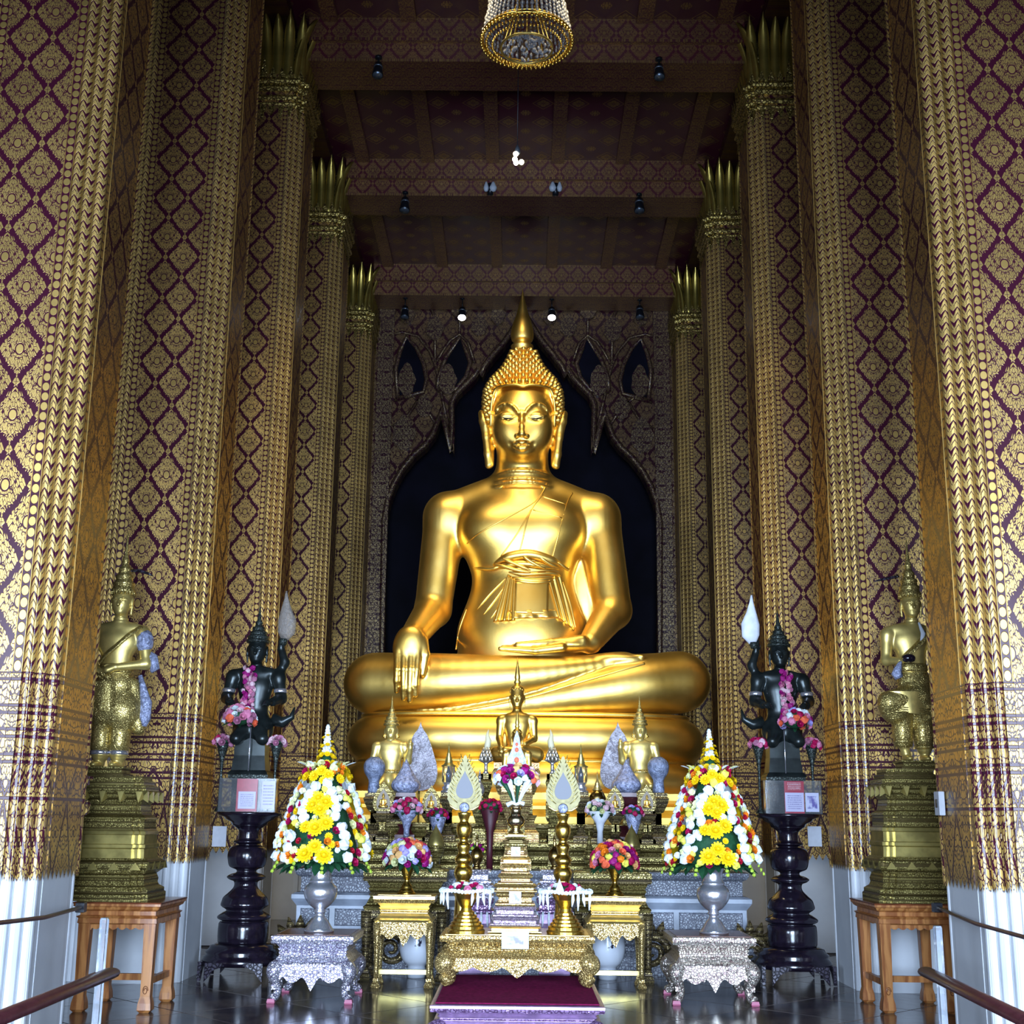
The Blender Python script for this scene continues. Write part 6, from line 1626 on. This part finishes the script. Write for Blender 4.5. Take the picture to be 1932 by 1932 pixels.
# low carved gold tables in front of the altar with pumpkin-shaped lidded bowls
for u0, u1, uc, Yt, lab in ((690, 846, 822, 13.00, 'purple-red roses'), (1080, 1226, 1192, 13.03, 'orange roses')):
    a, b_ = at(u0, 1650, Yt).x, at(u1, 1650, Yt).x; zt_ = zt(1642, Yt - .25, 770); xc = (a + b_) / 2
    t = carved_table('offering_table', (xc, Yt, 0), (b_ - a) / 2, .22, zt_, 'dull gold carved offering table behind the stand of ' + lab, 'table', None, M_GRIME, M_OLDG, M_OLDG, True, .62, drop=.20)
    c = empty('lidded_bowl', (at(uc, 1600, Yt).x, Yt, zt_ + .002), 'ribbed gold lidded bowl on the offering table behind the ' + lab, 'bowl')
    hb = zt(1555, Yt, uc) - zt_
    MB().lathe([(.085 * x, z * hb) for x, z in smooth_path([(.7, 0), (.75, .05), (.45, .14), (.8, .30), (1.0, .42), (.95, .52)], 3)], 16).put('bowl_body', M_OLDG, c)
    MB().lathe([(.085 * x, z * hb) for x, z in smooth_path([(1.0, .52), (.95, .60), (.7, .74), (.35, .86), (.15, .92), (.02, 1.0)], 3)], 16).put('lid', M_OLDGP, c)
    # a smaller old-gold pagoda at the far end
    u2 = 735 if u0 < 900 else 1112
    c = empty('gold_finial_vase', (at(u2, 1600, Yt).x, Yt + .05, zt_ + .002), 'dull gold spired vase partly hidden by the ' + lab, 'vase')
    MB().lathe([(.07 * x, z * .42) for x, z in smooth_path([(.9, 0), (.9, .06), (.5, .14), (.8, .26), (.85, .36), (.5, .50), (.25, .62), (.3, .68), (.12, .80), (.02, 1.0)], 2)], 14).put('vase_body', M_OLDG, c)
    # white painted stool seen between the legs of the tall stand
    uw = 787 if u0 < 900 else 1146; Yw = Yt
    c = empty('white_jar', (at(uw, 1780, Yw).x, Yw, .001), 'large white jar with black brush painting behind the stand of ' + lab, 'jar')
    zz = .60
    qm = Mat('painted_porcelain', (.74, .78, .86), 0, .2); X, Y_, Z = qm.sep(qm.coord('Object'))
    stroke = qm.noise(qm.comb(X * 9, Y_ * .5, Z * 3.5), 2.2, 3).gt(.60) * X.abs().lt(.055) * Z.gt(.30) * Z.lt(.56)
    qm.color(qm.mix(stroke, (.74, .78, .86), (.02, .02, .05)))
    MB().lathe([(x * .17, z * zz) for x, z in smooth_path([(.5, 0), (.55, .12), (.5, .18), (.80, .26), (1.0, .42), (1.0, .60), (.92, .80), (.75, .94), (.6, 1.0)], 3)], 28).put('jar_body', qm.m, c)
# silver carved pedestals with tassels and bronze spouted bottles between altar table and altar
for u, s, lab in ((905, 1, 'without'), (1040, -1, 'with')):
    Yb = 11.35; x = at(u - 6 * s, 1660, Yb).x; zt_ = zt(1640, Yb, u)
    t = sq_tiers('silver_pedestal', (x, Yb, 0), 'blue-silver carved pedestal behind the tray %s paper cone' % lab, 'pedestal', [(.17, 0, .18, M_SILVER, 'base'), (.13, .18, zt_ - .36, M_PLUMP, 'shaft'), (.155, zt_ - .36, zt_ - .24, M_PLUM, 'tier'), (.15, zt_ - .24, zt_ - .12, M_SILVER, 'tier'), (.125, zt_ - .12, zt_, M_SILVER, 'tier')])
    for i in range(7):
        a = -.15 + .05 * i; MB().tube([(a, -.165, zt_ - .34), (a * 1.02, -.175, zt_ - .40), (a * 1.04, -.17, zt_ - .46)], [.010, .014, .004], 6).put('tassel', FM['white'], t)
    b2 = empty('bronze_bottle', (x, Yb - .02, zt_ + .002), 'dark bronze long-necked bottle above the tray %s paper cone' % lab, 'bottle')
    hb = .30
    MB().lathe([(.055 * a, z * hb) for a, z in smooth_path([(.6, 0), (.65, .05), (.45, .10), (.9, .25), (1.0, .38), (.75, .52), (.30, .60), (.22, .75), (.26, .80), (.14, .88), (.02, 1.0)], 3)], 18).put('bottle_body', M_BRASSD, b2)

# ================================================================ barriers
M_ROPE = plain('red_brown_rail', (.085, .022, .028), 0, .35, .5, .2, 20)
M_BLACK = plain('black_plastic', (.012, .012, .016), 0, .3)
M_ACRY = Mat('acrylic', (.80, .88, 1.0), 0, .05); M_ACRY.set('Transmission Weight', .75); M_ACRY.set('IOR', 1.3); M_ACRY = M_ACRY.m
def barrier(s, pr0, pr1, ppost, lab):
    p0, p1 = pr0, pr1
    t = empty('barrier_rail', (p1[0], p1[1], 0), lab + ' barrier of acrylic posts with a red-brown wooden rail', 'barrier')
    def L(p): return (p[0] - p1[0], p[1] - p1[1], p[2])
    d = (Vector(p1) - Vector(p0)).normalized(); a = Vector(p1) - d * 4.2
    MB().tube([L(a), L(Vector(p1) - d * .05), L(Vector(p1) - d * .012), L(p1)], [.055, .055, .046, .014], 12, flat=.6).put('rail', M_ROPE, t)
    for k in range(2):
        q_ = Vector(ppost) - d * (2.6 * k)
        MB().rect([(-.004, .012), (0, .02), (0, .85), (-.004, .862)], .020, .030, (q_.x - p1[0], q_.y - p1[1], 0)).put('post', M_ACRY, t)
        MB().rect([(0, 0), (0, .012)], .10, .10, (q_.x - p1[0], q_.y - p1[1], 0)).put('post_foot', M_ACRY, t)
    return t
barrier(-1, on_z(0, 1921, .56), on_z(214, 1834, .56), at(188, 1850, 8.45), 'near-column')
barrier(1, on_z(1932, 1924, .56), on_z(1744, 1832, .56), at(1775, 1850, 8.6), 'opposite')
def cord(pts, lab, clip):
    t = empty('cordon', clip, lab, 'cord')
    MB().tube([Vector(p) - Vector(clip) for p in pts], .014, 8).put('rope', M_ROPE, t)
    MB().rect([(-.006, -.035), (0, -.03), (0, .03), (-.006, .035)], .032, .030).put('clip', M_BLACK, t)
cl = at(153, 1712, 9.62); cr = at(1768, 1712, 9.9)
cord([cl, cl.lerp(at(0, 1741, 7.7), .5) + Vector((0, 0, -.02)), at(0, 1741, 7.7), at(-300, 1800, 6.0)], 'red-brown cord clipped to the column, behind the near-column barrier', tuple(cl))
cord([cr, cr.lerp(at(1932, 1768, 7.9), .5) + Vector((0, 0, -.02)), at(1932, 1768, 7.9), at(2250, 1850, 6.0)], 'red-brown cord clipped to the column beside the white switch', tuple(cr))

# cards and switch on the walls of the columns
tag(MB().box((-.07, -.006, -.10), (.07, .006, .10)).put('paper_notice', M_PAPER, None, tuple(at(414, 1578, 13.20))), 'plain white paper card beside a black pedestal', 'card')
tag(MB().box((-.07, -.006, -.10), (.07, .006, .10)).put('paper_notice', M_PAPER, None, tuple(at(1537, 1578, 13.45))), 'white paper card half hidden behind the pedestal of the white flame', 'card')
sw = empty('wall_switch', (3.07, 9.55, at(1783, 1516, 9.55).z), 'white switch box fixed to the column beside the gold statue', 'switch')
MB().rect([(0, -.085), (.003, -.08), (.003, .08), (0, .085)], .018, .05).put('switch_box', M_PAPER, sw); MB().box((-.026, -.02, -.03), (-.018, .02, .03)).put('rocker', M_BLACK, sw)

# ================================================================ chandelier and spotlights
M_CRYS = Mat('crystal', (.80, .80, .86), .0, .04); M_CRYS.set('Transmission Weight', .7); M_CRYS.set('IOR', 1.45); M_CRYS = M_CRYS.m
ch = empty('chandelier', (.005, 13.1, 10.20), 'crystal chandelier with beaded gold rim hanging in the nave', 'chandelier')
def torus_pts(R, z, n=64): return [(R * math.cos(2 * PI * i / n), R * math.sin(2 * PI * i / n), z) for i in range(n + 1)]
MB().tube(torus_pts(.52, .12), .022, 8).put('outer_rim', M_BRASS, ch); MB().tube(torus_pts(.50, .17), .012, 8).put('rim_band', M_BRASS, ch)
MB().tube(torus_pts(.30, .0), .014, 8).put('inner_rim', M_OLDGP, ch); MB().tube(torus_pts(.26, 1.2), .02, 8).put('top_ring', M_BRASS, ch)
mb = MB()
for i in range(60):
    a = 2 * PI * i / 60
    for r, z, s in ((.53, .085, .020), (.47, .06, .015), (.40, .035, .014)): mb.ball((r * math.cos(a), r * math.sin(a), z), s, 6, 4, sc=(1, 1, 1.5))
o = mb.put('gold_beads', M_BRASS, ch); o['kind'] = 'stuff'
mb = MB(); rnd = random.Random(5)
for i in range(56):
    a = 2 * PI * i / 56
    for j in range(17):
        t_ = j / 16; r = .50 * (1 - t_) ** .75 + .26 * t_ + .02 * rnd.random(); z = .16 + 1.05 * t_ - .1 * math.sin(PI * t_)
        mb.ball((r * math.cos(a), r * math.sin(a), z), .017, 5, 4, sc=(1, 1, 1.6))
for i in range(140):
    a = rnd.uniform(0, 6.28); r = .29 * math.sqrt(rnd.random()); mb.ball((r * math.cos(a), r * math.sin(a), .02 + .05 * (1 - r / .3)), .018, 5, 4, sc=(1, 1, 1.5))
o = mb.put('crystal_drops', M_CRYS, ch); o['kind'] = 'stuff'
for i in range(8):
    a = 2 * PI * i / 8; MB().tube([(.26 * math.cos(a), .26 * math.sin(a), 1.2), (.12 * math.cos(a), .12 * math.sin(a), .6), (.28 * math.cos(a), .28 * math.sin(a), .02)], .010, 6).put('arm', M_BRASS, ch)
MB().tube([(0, 0, .6), (0, 0, 2.2), (0, 0, 2.395)], .018, 8).put('hanging_rod', M_BRASS, ch)
M_LIT = Mat('lit_lens', (1, 1, 1)); M_LIT.set('Emission Color', (1, .97, .92, 1)); M_LIT.set('Emission Strength', 14.0); M_LIT = M_LIT.m
M_LAMPG = plain('grey_lamp_metal', (.16, .20, .26), .6, .3); M_LAMPB = plain('black_lamp_metal', (.012, .016, .024), .3, .3); M_OFFBULB = plain('unlit_bulb', (.62, .68, .78), 0, .2)
def lamp(p, zc, label, lit, aim=(0, -.15, -1), sc=1.0, group=None):
    "a small can spotlight on a stem from the beam underside at zc"
    t = empty('spotlight', p, label, 'lamp', group)
    MB().tube([(0, 0, .10 * sc), (0, 0, zc - p[2] - .02)], .012, 6).put('stem', M_LAMPB, t)
    MB().lathe([(.045, 0), (.05, .01), (.05, .035)], 12).put('canopy', M_LAMPB, t, (0, 0, zc - p[2] - .036))
    q_ = Vector(aim).normalized().to_track_quat('-Z', 'Y').to_euler()
    h = MB().lathe([(.075 * sc, -.13 * sc), (.08 * sc, -.12 * sc), (.06 * sc, .0), (.055 * sc, .10 * sc), (.03 * sc, .13 * sc)], 18).put('housing', M_LAMPB, t, (0, 0, 0), q_)
    MB().lathe([(.062 * sc, .02 * sc), (.066 * sc, .03 * sc), (.062 * sc, .05 * sc)], 18).put('collar', M_LAMPG, h)
    MB().lathe([(.07 * sc, -.136 * sc), (.07 * sc, -.130 * sc)], 18).put('lens', M_LIT if lit else M_LAMPG, h)
g3 = 'unlit spotlights under the tie beams'
for (u, v, Y, zc, lit, lab) in ((714, 112, 15.95, 11.95, False, 'dark unlit spotlight under the tie beam nearest the chandelier'), (1243, 112, 15.95, 11.95, False, 'dark unlit spotlight under the tie beam nearest the chandelier'),
                           (764, 385, 19.95, 11.95, False, 'dark unlit spotlight under the tie beam of the bulb pairs'), (1206, 383, 19.95, 11.95, False, 'dark unlit spotlight under the tie beam of the bulb pairs'),
                           (764, 588, 24.50, 11.95, False, 'dark unlit spotlight in front of the carved back wall'), (1207, 588, 24.50, 11.95, False, 'dark unlit spotlight in front of the carved back wall'),
                           (872, 590, 24.50, 11.95, True, 'glowing white spotlight in front of the carved back wall'), (1041, 590, 24.50, 11.95, True, 'glowing white spotlight in front of the carved back wall')):
    p = at(u, v, Y); pz = min(p.z, zc - .2)
    lamp((p.x, Y, pz), 11.95, lab, lit, (0, -.3, -1) if not lit else (0, -.5, -1), 1.0 if Y < 17 else 1.15, lab + 's')
    if Y < 17 or Y < 21 or True:
        pass
for u in (925, 1048):
    p = at(u, 352, 19.98)
    t = empty('bulb_pair', (p.x, 19.98, p.z), 'pair of pale unlit bulbs on a bracket under the tie beam', 'lamp', 'bulb pairs under the tie beam')
    MB().lathe([(.05, .05), (.05, 11.95 - .022 - p.z)], 10).put('bracket', M_LAMPB, t)
    for x, sc in ((-.07, .8), (.05, 1.1)): MB().lathe([(.02 * sc, .07), (.03 * sc, .04), (.055 * sc, -.02), (.06 * sc, -.05), (.04 * sc, -.10), (.01, -.11)], 12, (x if u < 980 else -x, -.03, 0)).put('bulb', M_OFFBULB, t)
p = at(976, 296, 15.0)
t = empty('bulb_cluster', (p.x, 15.0, p.z), 'cluster of glowing bulbs hanging on a long cord before the statue', 'lamp')
MB().tube([(0, 0, .16), (0, 0, CZ - p.z - .005)], .006, 6).put('cord', M_LAMPB, t); MB().lathe([(.012, .17), (.03, .12), (.04, .06), (.03, .04)], 12).put('holder', M_LAMPG, t)
M_BULB = Mat('glowing_bulb', (1, 1, 1)); M_BULB.set('Emission Color', (1, .86, .60, 1)); M_BULB.set('Emission Strength', 25.0); M_BULB = M_BULB.m
for x, y, z in ((-.02, -.02, .03), (-.03, .0, -.035), (-.015, -.03, -.10), (.055, .0, -.075)): MB().ball((x, y, z), .034, 12, 8).put('bulb', M_BULB, t)

for x in (-2.1, -.7, .7, 2.1): lamp((x, 12.52, 11.62), 11.95, 'warm spotlight under the tie beam above the chandelier', True, (-x * .3, .55, -1), 1.0, 'warm spotlights under the beam above the chandelier')
